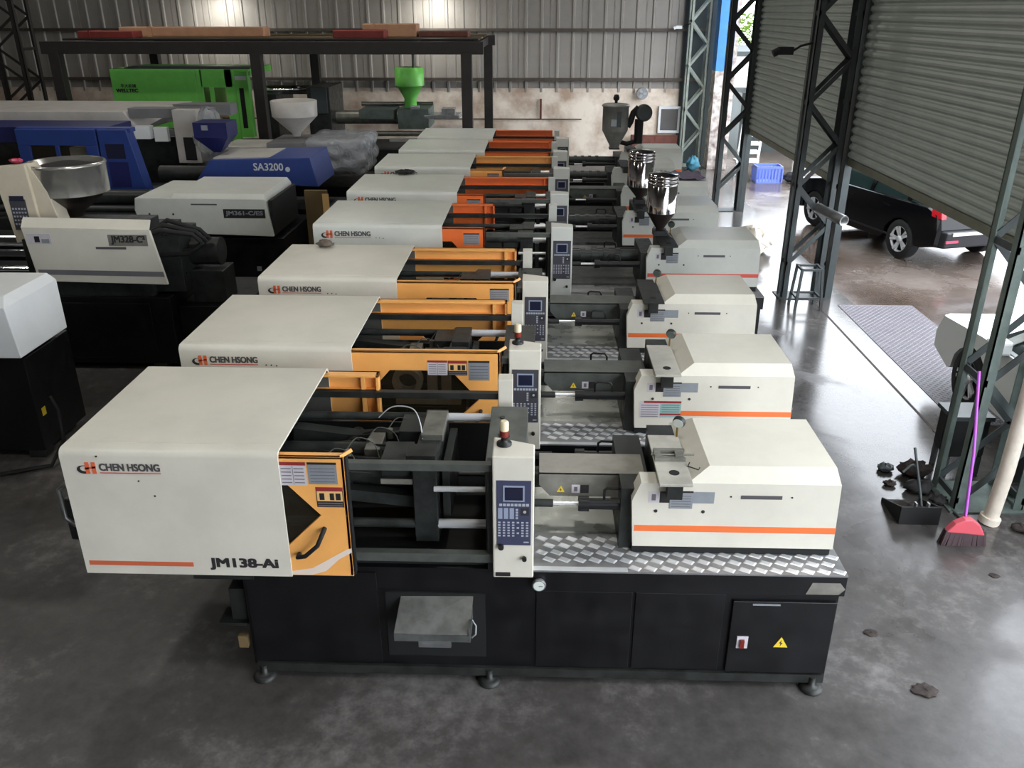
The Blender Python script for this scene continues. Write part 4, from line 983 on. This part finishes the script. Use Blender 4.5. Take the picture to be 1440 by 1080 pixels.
# green machine inside the frame
r = empty('moulding_machine', (-6.0, 20.6, 0), 'bright green moulding machine lettered WELLTEC under the steel frame', 'moulding machine')
P('base', 'black_matt', r, (-10.0, -1.75, 19.8, 21.6, 0.0, 1.1))
b = MB(); b.box(-9.5, -7.6, 19.6, 21.4, 1.75, 2.84); b.box(-7.6, -7.45, 19.6, 19.66, 1.3, 2.84); b.box(-7.5, -6.78, 19.6, 19.66, 2.46, 2.84); b.box(-6.95, -6.72, 19.6, 19.66, 1.3, 2.84)
b.box(-7.6, -6.42, 19.66, 21.4, 2.7, 2.84); b.box(-9.5, -7.6, 19.6, 19.66, 1.2, 1.8)
c = b.build('hood', 'green', r, 0.01, False)
P('control_panel', 'green', r, (-6.7, -6.42, 19.55, 19.75, 1.4, 2.8))
P('panel_slot', 'black_matt', r, (-6.63, -6.53, 19.54, 19.55, 1.6, 2.45), bevel=0)
P('panel_band', 'ink_white', r, (-6.7, -6.45, 19.543, 19.55, 2.62, 2.7), bevel=0)
P('door_window', 'tinted_pane', r, (-7.45, -6.95, 19.62, 19.63, 1.3, 2.46), bevel=0)
P('window_bar', 'green', r, (-7.32, -7.22, 19.61, 19.65, 1.3, 2.46))
b = MB(); text(b, 'WELLTEC', -9.42, -8.92, 2.35, 2.43, 19.597, 0, 0.18); text(b, '华大机械', -9.3, -8.95, 2.45, 2.53, 19.597, 0, 0.08); b.build('lettering', 'ink', c, 0, False)
P('hood_edge', 'column_dark', r, (-9.2, -6.4, 19.7, 20.2, 2.84, 2.87))
b = MB().tube([(-6.4, 20.4, 2.35), (-5.1, 20.4, 2.35)], 0.1, 12).tube([(-6.4, 20.0, 1.75), (-5.1, 20.0, 1.75)], 0.08, 12)
b.build('tie_bar', 'chrome', r, 0, False)
P('platen', 'oily_steel', r, (-5.2, -4.7, 19.8, 21.2, 1.1, 2.45), (-6.3, -5.9, 19.8, 21.2, 1.1, 2.3))
P('platen_face', 'column_dark', r, (-5.1, -4.75, 19.74, 19.8, 1.9, 2.45))
P('injection_carriage', 'column_green', r, (-3.2, -2.5, 19.9, 21.0, 1.55, 1.98), (-4.1, -3.3, 20.0, 20.9, 1.75, 1.95))
b = MB().tube([(-4.7, 20.4, 1.75), (-3.2, 20.4, 1.75)], 0.15, 14).tube([(-4.2, 19.9, 1.45), (-1.9, 19.9, 1.45)], 0.06, 10).tube([(-4.2, 20.9, 2.0), (-2.5, 20.9, 2.0)], 0.05, 10)
b.build('barrel', 'machined', r, 0, False)
P('pump_block', 'foil', r, (-2.6, -1.8, 19.85, 20.5, 1.78, 1.86), (-2.2, -1.9, 19.9, 20.2, 1.86, 2.0), (-2.9, -2.7, 19.9, 20.1, 1.98, 2.05))
P('cable_duct', 'grey_hood', r, (-3.4, -1.75, 19.78, 19.84, 1.28, 1.36))
h = empty('material_hopper', (-2.95, 20.3, 1.98), 'bright green drum hopper under the steel frame', 'hopper')
MB().lathe([(0.14, 0), (0.14, 0.2), (0.3, 0.48), (0.31, 0.48)], (0, 0, 0), 'z', 24).build('cone', 'green', h)
MB().lathe([(0.33, 0.48), (0.33, 0.86), (0.3, 0.87), (0.001, 0.85)], (0, 0, 0), 'z', 28).build('drum', 'green', h)
MB().tube([(0.1, 0, 0.85), (0.1, 0, 1.4), (0.2, 0.4, 1.42)], 0.03, 8).build('feed_pipe', 'column_dark', h)

# overhead steel frame
r = empty('steel_frame', (-6, 21, 0), 'dark overhead steel frame carrying boards above the green machine', 'frame')
for x, y in ((-10.05, 18.55), (-5.85, 18.55), (-1.5, 18.55), (-10.05, 23.4), (-5.85, 23.4), (-1.33, 23.4)):
    P('post', 'rack_paint', r, (x-0.11, x+0.11, y-0.11, y+0.11, 0, 3.24))
for y in (18.55, 23.4): P('beam', 'rack_paint', r, (-10.3, -1.15, y-0.1, y+0.1, 3.2, 3.44))
for x in (-10.05, -5.85, -1.4): P('cross_beam', 'rack_paint', r, (x-0.08, x+0.08, 18.65, 23.3, 3.22, 3.4))
for k in range(4): P('deck_strip', 'olive_board' if k % 2 else 'rack_paint', r, (-10.2, -1.3, 19.2+k*1.05, 19.9+k*1.05, 3.44, 3.475))
for (nm, m, x0, x1, y0, y1, z0, z1, lb, ca) in (
    ('red_plank', 'red_board', -9.9, -8.7, 19.3, 19.8, 3.476, 3.62, 'long red board lying on the steel frame at its far end', 'board'),
    ('timber_board', 'timber', -9.5, -6.2, 20.4, 20.9, 3.476, 3.68, 'long pale timber board lying on the steel frame', 'board'),
    ('red_crate', 'red_board', -4.4, -3.3, 19.3, 19.85, 3.476, 3.64, 'red crate on the steel frame near the cardboard box', 'crate'),
    ('cardboard_box', 'timber', -3.95, -2.75, 20.3, 20.9, 3.476, 3.75, 'pale cardboard box on top of the steel frame', 'box'),
    ('dark_bundle', 'rust', -2.7, -1.6, 20.3, 21.0, 3.476, 3.6, 'dull reddish bundle on the steel frame beside the cardboard box', 'bundle')):
    b = MB().box(x0, x1, y0, y1, z0, z1)
    o = b.build(nm, m, None, 0.02); finish(o, lb, ca)
    if 'board' in nm or 'plank' in nm:
        bx('batten', m, o, -(x1-x0)*0.3, -(x1-x0)*0.27, -(y1-y0)/2-0.02, (y1-y0)/2, 0, z1-z0+0.01)
    else:
        bx('lid_strip', 'paper' if nm == 'cardboard_box' else 'rack_paint', o, -(x1-x0)/2, (x1-x0)/2, -0.03, 0.03, z1-z0, z1-z0+0.006)
o = MB().box(-3.6, -3.25, 13.0, 13.06, 0, 1.5).build('leaning_board', 'olive_board', None, 0.004); finish(o, 'olive-brown board standing upright between the machine rows', 'board')
bx('tape_strip', 'warn_amber', o, 0.1, 0.2, -0.034, -0.03, 1.1, 1.45)

# wall fittings
o = empty('notice_frame', (3.66, 24.93, 0.84), 'white-framed grey board hanging on the plastered wall', 'notice board')
MB().box(-0.3, 0.3, -0.03, 0.05, 0, 0.07).box(-0.3, 0.3, -0.03, 0.05, 0.65, 0.72).box(-0.3, -0.24, -0.03, 0.05, 0.07, 0.65).box(0.24, 0.3, -0.03, 0.05, 0.07, 0.65).build('frame', 'white_paint', o)
MB().box(-0.24, 0.24, -0.01, 0.05, 0.07, 0.65).build('board', 'board_grey', o)
o = MB().box(2.6, 3.9, 24.7, 24.84, 0.0, 0.8).build('red_cabinet', 'rust', None, 0.01); finish(o, 'low rust-brown cabinet under the white-framed board', 'cabinet')
bx('cabinet_door', 'rust', o, -0.62, -0.02, -0.083, -0.07, 0.08, 0.74); bx('cabinet_door', 'rust', o, 0.02, 0.62, -0.083, -0.07, 0.08, 0.74)
o = MB().tube([(-16, 24.94, 1.2), (1.2, 24.94, 1.2)], 0.018, 6).build('wall_conduit', 'girt'); finish(o, 'thin conduit running along the plastered wall', 'pipe')
o = MB().tube([(0.05, 24.93, 1.2), (0.05, 24.93, 1.75)], 0.03, 8).build('wall_pipe', 'rust'); finish(o, 'short upright rusty pipe stub on the plastered wall', 'pipe')
o = empty('wall_fan', (2.85, 24.85, 1.75), 'small grey fan on the plastered wall above the cabinet', 'fan')
MB().lathe([(0.15, 0), (0.16, 0.02), (0.16, 0.08), (0.1, 0.1)], (0, -0.1, 0.16), 'y', 20).build('guard', 'galv', o); MB().box(-0.03, 0.03, 0, 0.13, 0.1, 0.22).build('bracket', 'galv', o)
for k in range(3):
    a = k*2*PI/3; MB().bar((0, -0.108, 0.16), (0.12*math.cos(a), -0.108, 0.16+0.12*math.sin(a)), 0.07, 0.006).build('blade', 'wrap_plain', o)
def camera_unit(x, y, z, label, s=1.0, wallx=None):
    o = empty('security_camera', (x, y, z), label, 'security camera')
    MB().box(-0.13*s, 0.05*s, -0.05*s, 0.05*s, -0.04*s, 0.05*s).tube([(-0.13*s, 0, 0), (-0.19*s, 0, -0.03*s)], 0.045*s, 10).build('housing', 'rubber' if s > 1 else 'white_paint', o)
    MB().tube([(0.05*s, 0, 0), (0.14*s, 0, 0.06*s), (0.3*s, 0, 0.1*s)], 0.014*s, 8).build('arm', 'rubber', o)
    return o
camera_unit(3.42, 12.6, 3.52, 'small black security camera on an arm from the dark column', 1.1)
camera_unit(3.75, 24.7, 3.6, 'small white security camera up by the pale column', 0.9)

# pipe stuck through the column
o = MB().lathe([(0.075, 0), (0.075, 0.6), (0.055, 0.6), (0.055, 0.0), (0.075, 0.0)], (0, 0, 0), 'y', 20, 0, False).build('pipe_offcut', 'galv')
o.rotation_euler = (0.1, 0, 0.35); o.location = (4.17, 12.14, 1.3); finish(o, 'short galvanised pipe poking out of the dark column', 'pipe')

# small welded stool frame
o = empty('welded_stool', (3.98, 12.1, 0), 'small rusty welded steel stool frame by the dark column foot', 'stool')
for x, y in ((-0.17, -0.15), (0.17, -0.15), (-0.17, 0.15), (0.17, 0.15)):
    MB().bar((x*1.1, y*1.1, 0), (x*0.85, y*0.85, 0.62), 0.035, 0.035).build('leg', 'column_dark', o)
for z, k in ((0.6, 0.86), (0.18, 1.02)):
    for a, c in (((-0.17, -0.15), (0.17, -0.15)), ((-0.17, 0.15), (0.17, 0.15)), ((-0.17, -0.15), (-0.17, 0.15)), ((0.17, -0.15), (0.17, 0.15))):
        MB().bar((a[0]*k, a[1]*k, z), (c[0]*k, c[1]*k, z), 0.03, 0.03).build('rail', 'column_dark', o)

# broom
o = empty('broom', (3.54, 5.98, 0), 'red broom with dark bristles and purple handle', 'broom')
MB().tube([(-0.003, 0.02, 0.16), (0.03, 0.2, 0.75), (0.06, 0.46, 1.36)], 0.0125, 10).build('handle', 'broom_purple', o)
MB().prism([(-0.16, 0.13), (0.16, 0.1), (0.1, 0.2), (0.03, 0.25), (-0.03, 0.25), (-0.1, 0.21)], 'y', -0.03, 0.035).build('head', 'broom_red', o, 0.01)
b = MB(); rr = random.Random(2)
for i in range(64):
    x = -0.155+0.31*(i % 32)/31; y = -0.018 if i < 32 else 0.02
    xb = x*1.18+rr.uniform(-0.008, 0.008)
    b.hexa([(xb-0.006, y-0.012, 0.0), (xb+0.006, y-0.012, 0.0), (xb+0.006, y+0.012, 0.0), (xb-0.006, y+0.012, 0.0), (x-0.005, y-0.008, 0.14), (x+0.005, y-0.008, 0.14), (x+0.005, y+0.008, 0.14), (x-0.005, y+0.008, 0.14)])
b.build('bristles', 'bristle', o)['kind'] = 'stuff'
# dustpan
o = empty('dustpan', (3.3, 6.45, 0), 'black long-handled dustpan full of dust on the floor', 'dustpan')
b = MB(); b.hexa([(-0.17, -0.17, 0.0), (0.17, -0.17, 0), (0.15, 0.2, 0), (-0.15, 0.2, 0), (-0.17, -0.17, 0.012), (0.17, -0.17, 0.012), (0.15, 0.2, 0.012), (-0.15, 0.2, 0.012)])
b.box(-0.17, 0.17, -0.19, -0.17, 0, 0.17)
for sx in (-1, 1): b.prism([(-0.18, 0.0), (0.2, 0.0), (0.2, 0.03), (-0.18, 0.17)], 'x', sx*0.165-0.008, sx*0.165+0.008)
b.build('pan', 'black_matt', o)
MB().tube([(0.02, -0.17, 0.1), (-0.0, -0.12, 0.25), (-0.05, 0.05, 0.62)], 0.012, 8).build('handle', 'column_dark', o)
MB().box(-0.05, -0.035, -0.18, -0.14, 0.1, 0.2).box(0.055, 0.07, -0.18, -0.14, 0.1, 0.2).build('bracket', 'galv', o)
b = MB().ball((0, 0, 0), 0.14, 0, 8, 1, 0.9, 0.35); rr = random.Random(4); b.v = [(x, y+0.05, max(0.012, z*(0.5+rr.random()))) for x, y, z in b.v]
b.build('swept_dust', 'dirt', o)
# wrapped white downpipe
o = MB().tube([(3.92, 6.32, 0.0), (3.93, 6.32, 0.06)], 0.085, 14).tube([(3.93, 6.32, 0.05), (3.96, 6.32, 0.5), (3.98, 6.34, 1.2), (3.98, 6.36, 5.5)], 0.062, 14).build('wrapped_pipe', 'rag_cream'); finish(o, 'white wrapped pipe standing against the greenish column', 'pipe')
# heap of scrap round the column foot
for i, (x, y, q) in enumerate(((3.52, 6.82, 0.11), (3.6, 7.12, 0.13), (3.36, 7.2, 0.07), (3.62, 6.62, 0.07), (4.12, 6.2, 0.06), (4.4, 6.25, 0.09), (4.42, 6.75, 0.12), (3.3, 6.92, 0.05))):
    wad('scrap_lump', ('debris', 'dirt', 'column_dark')[i % 3], (x, y, 0.0), q, 1.1, 0.9, 0.5, 'dark crumpled scrap lump in the litter round the greenish column foot', 'scrap')['group'] = 'scrap round the column foot'
for i, (x, y) in enumerate(((3.5, 6.95), (3.7, 6.36), (4.25, 6.12))):
    a = i*1.3+0.4; L = 0.12
    o = MB().tube(smooth([(x-L*math.cos(a), y-L*math.sin(a), 0.15), (x, y, 0.2), (x+L*math.cos(a), y+L*math.sin(a), 0.012)]) if i == 0 else [(x-L*math.cos(a), y-L*math.sin(a), 0.012), (x+L*math.cos(a), y+L*math.sin(a), 0.012)], 0.012, 7).build('scrap_rod', 'column_dark')
    finish(o, ('bent dark rod sticking out of the scrap litter by the dustpan', 'short dark rod on the floor between broom and dustpan', 'short dark rod on the floor beside the wrapped pipe foot')[i], 'scrap')
o = MB().box(3.85, 4.2, 7.1, 7.4, 0.2, 0.62).build('scrap_bin', 'black_matt', None, 0.03); finish(o, 'dark metal bin standing behind the greenish column', 'bin'); bx('bin_rim', 'column_dark', o, -0.19, 0.19, -0.165, 0.165, 0.39, 0.43)
for x, y in ((3.88, 7.13), (4.17, 7.13), (3.88, 7.37), (4.17, 7.37)): MB().box(x-0.02, x+0.02, y-0.02, y+0.02, 0, 0.21).build('leg', 'column_dark', o, 0, False)
wad('orange_scrap', 'orange_bit', (4.26, 6.02, 0.0), 0.035, 1.4, 1.0, 0.6, 'small orange scrap on the floor near the wrapped pipe', 'scrap')
for (x, y, s, lb) in ((2.55, 4.3, 0.1, 'largest flat dirt patch on the open concrete floor'), (2.4, 4.85, 0.06, 'small dirt patch on the concrete between the large patch and the broom'), (3.6, 5.55, 0.05, 'tiny dirt patch on the concrete just before the broom')):
    wad('dirt_clump', 'dirt', (x, y, 0.0), s*0.6, 1.3, 1.0, 0.12, lb, 'dirt')
# teal rag by the pale column
wad('teal_rag', 'teal_rag', (4.2, 23.7, 0), 0.14, 1.2, 1.0, 1.3, 'teal bundle at the foot of the pale column', 'bundle')
# checker plate ramp at the doorway and floor joint strips
o = struct(MB().box(4.5, 5.6, 8.2, 12.2, -0.012, 0.006).build('trim_4', 'steel_plate'))
b = MB()
for i in range(26):
    for j in range(90):
        x = 4.53+i*0.041; y = 8.24+j*0.044; d = 0.012 if (i+j) % 2 else -0.012
        b.add([(x-0.012, y-d, 0.0062), (x+0.012, y+d-0.004, 0.0062), (x+0.012, y+d+0.004, 0.009), (x-0.012, y-d+0.006, 0.009)], [(0, 1, 2, 3)])
b.build('tread_pattern', 'plate_bar', o, 0, False)['kind'] = 'stuff'
struct(MB().box(4.18, 4.21, 7.3, 12.6, 0.0, 0.003).build('trim_5', 'dirt'))

# ------------------------------------------------------------------ cars outside
def wheel(parent, x, y, z, r, side):
    wr = MB().lathe([(r*0.66, -0.1), (r*0.95, -0.1), (r, -0.07), (r, 0.07), (r*0.95, 0.1), (r*0.66, 0.1)], (0, 0, 0), 'y', 32, 0, False).build('wheel', 'tyre', parent)
    wr.location = (x, y, z)
    b = MB().lathe([(r*0.68, 0.02), (r*0.68, 0.085), (r*0.62, 0.092), (r*0.6, 0.05)], (0, 0, 0), 'y', 28, 0, False)
    for k in range(5):
        a = k*2*PI/5
        for da in (-0.16, 0.16):
            b.bar((0.04*math.cos(a), 0.07, 0.04*math.sin(a)), (r*0.64*math.cos(a+da), 0.095, r*0.64*math.sin(a+da)), 0.04, 0.025)
    b.lathe([(0.06, 0.05), (0.06, 0.095), (0.02, 0.1)], (0, 0, 0), 'y', 14)
    if side < 0: b.v = [(x_, -y_, z_) for x_, y_, z_ in b.v]; b.f = [list(reversed(f)) for f in b.f]
    b.build('rim', 'alloy', wr)
    MB().lathe([(r*0.62, -0.01), (r*0.62, 0.01)], (0, 0, 0), 'y', 24).build('hub_back', 'rubber', wr)
def car(name, loc, rz, label, paint, H=1.68, suv=True):
    # local: +x forward, +y left, z up; origin under the middle of the wheelbase
    r = empty(name, loc, label, 'car', None, rz)
    wb2, R, hw = 1.31, 0.345, 0.9
    zb = 0.95 if suv else 0.86
    prof = [(-2.2, 0.42), (-1.31-0.44, 0.3)]
    for i in range(9): a = PI - i*PI/8; prof.append((-wb2+0.42*math.cos(a), 0.32+0.42*math.sin(a)))
    prof += [(-0.8, 0.24), (0.8, 0.24)]
    for i in range(9): a = PI - i*PI/8; prof.append((wb2+0.42*math.cos(a), 0.32+0.42*math.sin(a)))
    prof += [(1.8, 0.28), (2.2, 0.4), (2.22, 0.62), (2.1, 0.84), (1.2, zb+0.05), (-1.9, zb+0.08), (-2.15, zb), (-2.22, 0.7)]
    b = MB(); n = len(prof)
    ys = [(-hw, 0.93, 0.02), (-hw+0.06, 1.0, 0.0), (hw-0.06, 1.0, 0.0), (hw, 0.93, 0.02)]
    vs = []
    for y, k, dz in ys:
        for x, z in prof: vs.append((x*(0.985 if abs(y) > hw-0.01 else 1), y, z - (dz if z > 0.5 else -dz)))
    # full body side at hw keeps the wheel arch outline
    fs = []
    for j in range(3):
        for i in range(n): fs.append((j*n+i, (j+1)*n+i, (j+1)*n+(i+1) % n, j*n+(i+1) % n))
    b.add(vs, fs, 0, False); b.add(vs[:n], [tuple(range(n))]); b.add(vs[-n:], [tuple(range(n-1, -1, -1))])
    body = b.build('body', paint, r, 0.02)
    zt = H
    def ring(x0, x1, hw_, z): return [(x0, -hw_, z), (x1, -hw_, z), (x1, hw_, z), (x0, hw_, z)]
    cb = MB(); cb.hexa(ring(-2.05, 1.15, 0.84, zb+0.02) + ring(-1.7, 0.25, 0.62, zt))
    MB().hexa(ring(-1.72, 0.27, 0.64, zt-0.06) + ring(-1.55, 0.1, 0.58, zt+0.01)).build('roof', paint, r, 0.02)
    cb.build('window_glass', 'car_glass', r, 0.02)
    for (xa, xb_) in ((0.9, 0.2), (-0.32, -0.36), (-1.35, -1.25), (-2.0, -1.65)):
        for s in (-1, 1):
            MB().bar((xa, s*0.855, zb+0.03), (xb_, s*0.632, zt-0.01), 0.08, 0.03).build('pillar', paint, r)
    for x in (-wb2, wb2):
        for s in (-1, 1): wheel(r, x, s*(hw-0.1), R, R, s)
    for s in (-1, 1):
        MB().hexa([(-2.23, s*0.86-0.06, 0.88), (-2.0, s*0.88-0.03, 0.9), (-2.0, s*0.88+0.03, 0.9), (-2.23, s*0.86+0.06*0.5, 0.88), (-2.19, s*0.84-0.06, 1.08), (-1.98, s*0.86-0.02, 1.06), (-1.98, s*0.87+0.03, 1.06), (-2.17, s*0.84+0.04, 1.08)]).build('tail_light', 'tail_red', r, 0.01)
        MB().box(2.05, 2.2, s*0.7-0.15, s*0.7+0.15, 0.66, 0.8).build('head_light', 'dial', r, 0.03)
        MB().box(0.62, 0.8, s*0.98-0.1, s*0.98+0.1, zb+0.03, zb+0.18).build('mirror', paint, r, 0.03)
        for x in (0.1, -0.95): MB().box(x, x+0.16, s*0.905-0.012, s*0.905+0.012, zb-0.1, zb-0.07).build('door_handle', paint, r, 0.005)
        MB().box(-1.0, 1.0, s*0.9-0.012, s*0.9+0.012, 0.36, 0.39).build('side_moulding', 'car_trim', r, 0.004)
        MB().box(-2.0, 0.9, s*0.87-0.01, s*0.87+0.012, zb+0.03, zb+0.055).build('window_trim', 'alloy', r)
    rb = MB().hexa([(-2.3, -0.8, 0.4), (-1.95, -0.9, 0.38), (-1.95, 0.9, 0.38), (-2.3, 0.8, 0.4), (-2.33, -0.8, 0.68), (-2.0, -0.91, 0.7), (-2.0, 0.91, 0.7), (-2.33, 0.8, 0.68)]).build('rear_bumper', 'car_trim' if suv else paint, r, 0.03)
    MB().box(-2.345, -2.32, -0.7, 0.7, 0.62, 0.67).build('bumper_strip', 'alloy', rb)
    for s in (-1, 1): MB().box(-2.33, -2.3, s*0.68-0.12, s*0.68+0.12, 0.5, 0.54).build('reflector', 'reflector', rb)
    return r
ang = math.atan2(2.55, -0.77)
mx_, my_ = (6.42+5.65)/2, (14.91+17.46)/2
lx, ly = -math.sin(ang), math.cos(ang)
car('parked_suv', (mx_-lx*0.86, my_-ly*0.86, -0.012), ang, 'glossy black SUV with red tail light parked outside the shutter', 'car_black')
car('parked_car', (5.62, 7.35, -0.012), PI/2, 'white car with grey wheel parked behind the greenish column', 'car_white', 1.48, False)

# ------------------------------------------------------------------ yard beyond
def yard(nm, m, lb, ca, *boxes):
    b = MB()
    for q in boxes: b.box(*q)
    o = b.build(nm, m); finish(o, lb, ca); return o
o = yard('white_building', 'wall_outside', 'white-walled building across the wet yard', 'building', (6.2, 30, 31, 36, -0.012, 2.6))
MB().box(6.2, 30, 30.6, 36.3, 2.6, 2.75).build('roof', 'wall_dark', o, 0, False)
for x in (8.0, 9.6): MB().box(x, x+0.9, 30.96, 31.02, 0.3, 1.6).build('window', 'wall_dark', o, 0, False)
o = yard('shed', 'wall_dark', 'dark shed with sloping white roof beyond the far bay', 'shed', (6.2, 8.0, 27.4, 29.5, -0.012, 1.7))
MB().hexa([(5.7, 26.0, 2.2), (8.6, 26.0, 1.35), (8.6, 29.8, 1.6), (5.7, 29.8, 2.45), (5.7, 26.0, 2.28), (8.6, 26.0, 1.43), (8.6, 29.8, 1.68), (5.7, 29.8, 2.53)]).build('roof', 'white_paint', o, 0, False)
st = empty('stepped_rack', (5.5, 23.0, 0), 'white stepped metal rack standing in the far bay', 'rack')
for k in range(5): MB().box(-0.3+k*0.08, 0.3, -0.1+0.02*k, 0.3, 0.35+k*0.22, 0.41+k*0.22).build('step', 'white_paint', st)
for s in (-0.28, 0.26): MB().bar((s, 0.0, 0.0), (s+0.1, 0.1, 1.3), 0.05, 0.05).build('leg', 'white_paint', st)
# blue plastic crate with open ribs
o = empty('plastic_crate', (5.86, 22.2, -0.012), 'blue slatted plastic crate in the yard', 'crate')
MB().box(-0.32, 0.32, -0.24, 0.24, 0, 0.03).build('bottom', 'crate_blue', o)
for s in (-1, 1):
    MB().box(-0.33, 0.33, s*0.24-0.012, s*0.24+0.012, 0.36, 0.42).box(s*0.32-0.012, s*0.32+0.012, -0.24, 0.24, 0.36, 0.42).build('rim', 'crate_blue', o)
    for k in range(9): MB().box(-0.32+k*0.08-0.022, -0.32+k*0.08+0.022, s*0.235-0.008, s*0.235+0.008, 0.02, 0.37).build('slat', 'crate_blue', o)
    for k in range(7): MB().box(s*0.315-0.008, s*0.315+0.008, -0.24+k*0.08-0.022, -0.24+k*0.08+0.022, 0.02, 0.37).build('slat', 'crate_blue', o)
wad('yard_bundle', 'debris', (6.55, 22.1, -0.012), 0.2, 1.4, 1.0, 0.6, 'dark bundle on the ground beside the blue crate', 'bundle')
# tree
t = empty('yard_tree', (8.2, 38.5, -0.012), 'yellow-green leafy tree behind the shed', 'tree')
MB().tube([(0, 0, 0), (0.05, 0, 1.2), (0, 0.1, 2.4)], 0.12, 8, 0, True, 0.06).build('trunk', 'bark', t)
b = MB(); rr = random.Random(11)
for i in range(2600):
    while True:
        x, y, z = (rr.uniform(-1, 1) for _ in range(3))
        if 0.2 < x*x+y*y+z*z < 1: break
    c = Vector((x*1.9, y*1.4, 2.7+z*1.3)); a = rr.uniform(0, 6.28); e = rr.uniform(-1, 1)
    u = Vector((math.cos(a), math.sin(a), e*0.5)).normalized()*0.11; v = u.cross(Vector((rr.random(), rr.random(), 1))).normalized()*0.05
    b.add([c-u, c+v, c+u, c-v], [(0, 1, 2, 3)])
b.build('foliage', 'foliage', t)['kind'] = 'stuff'
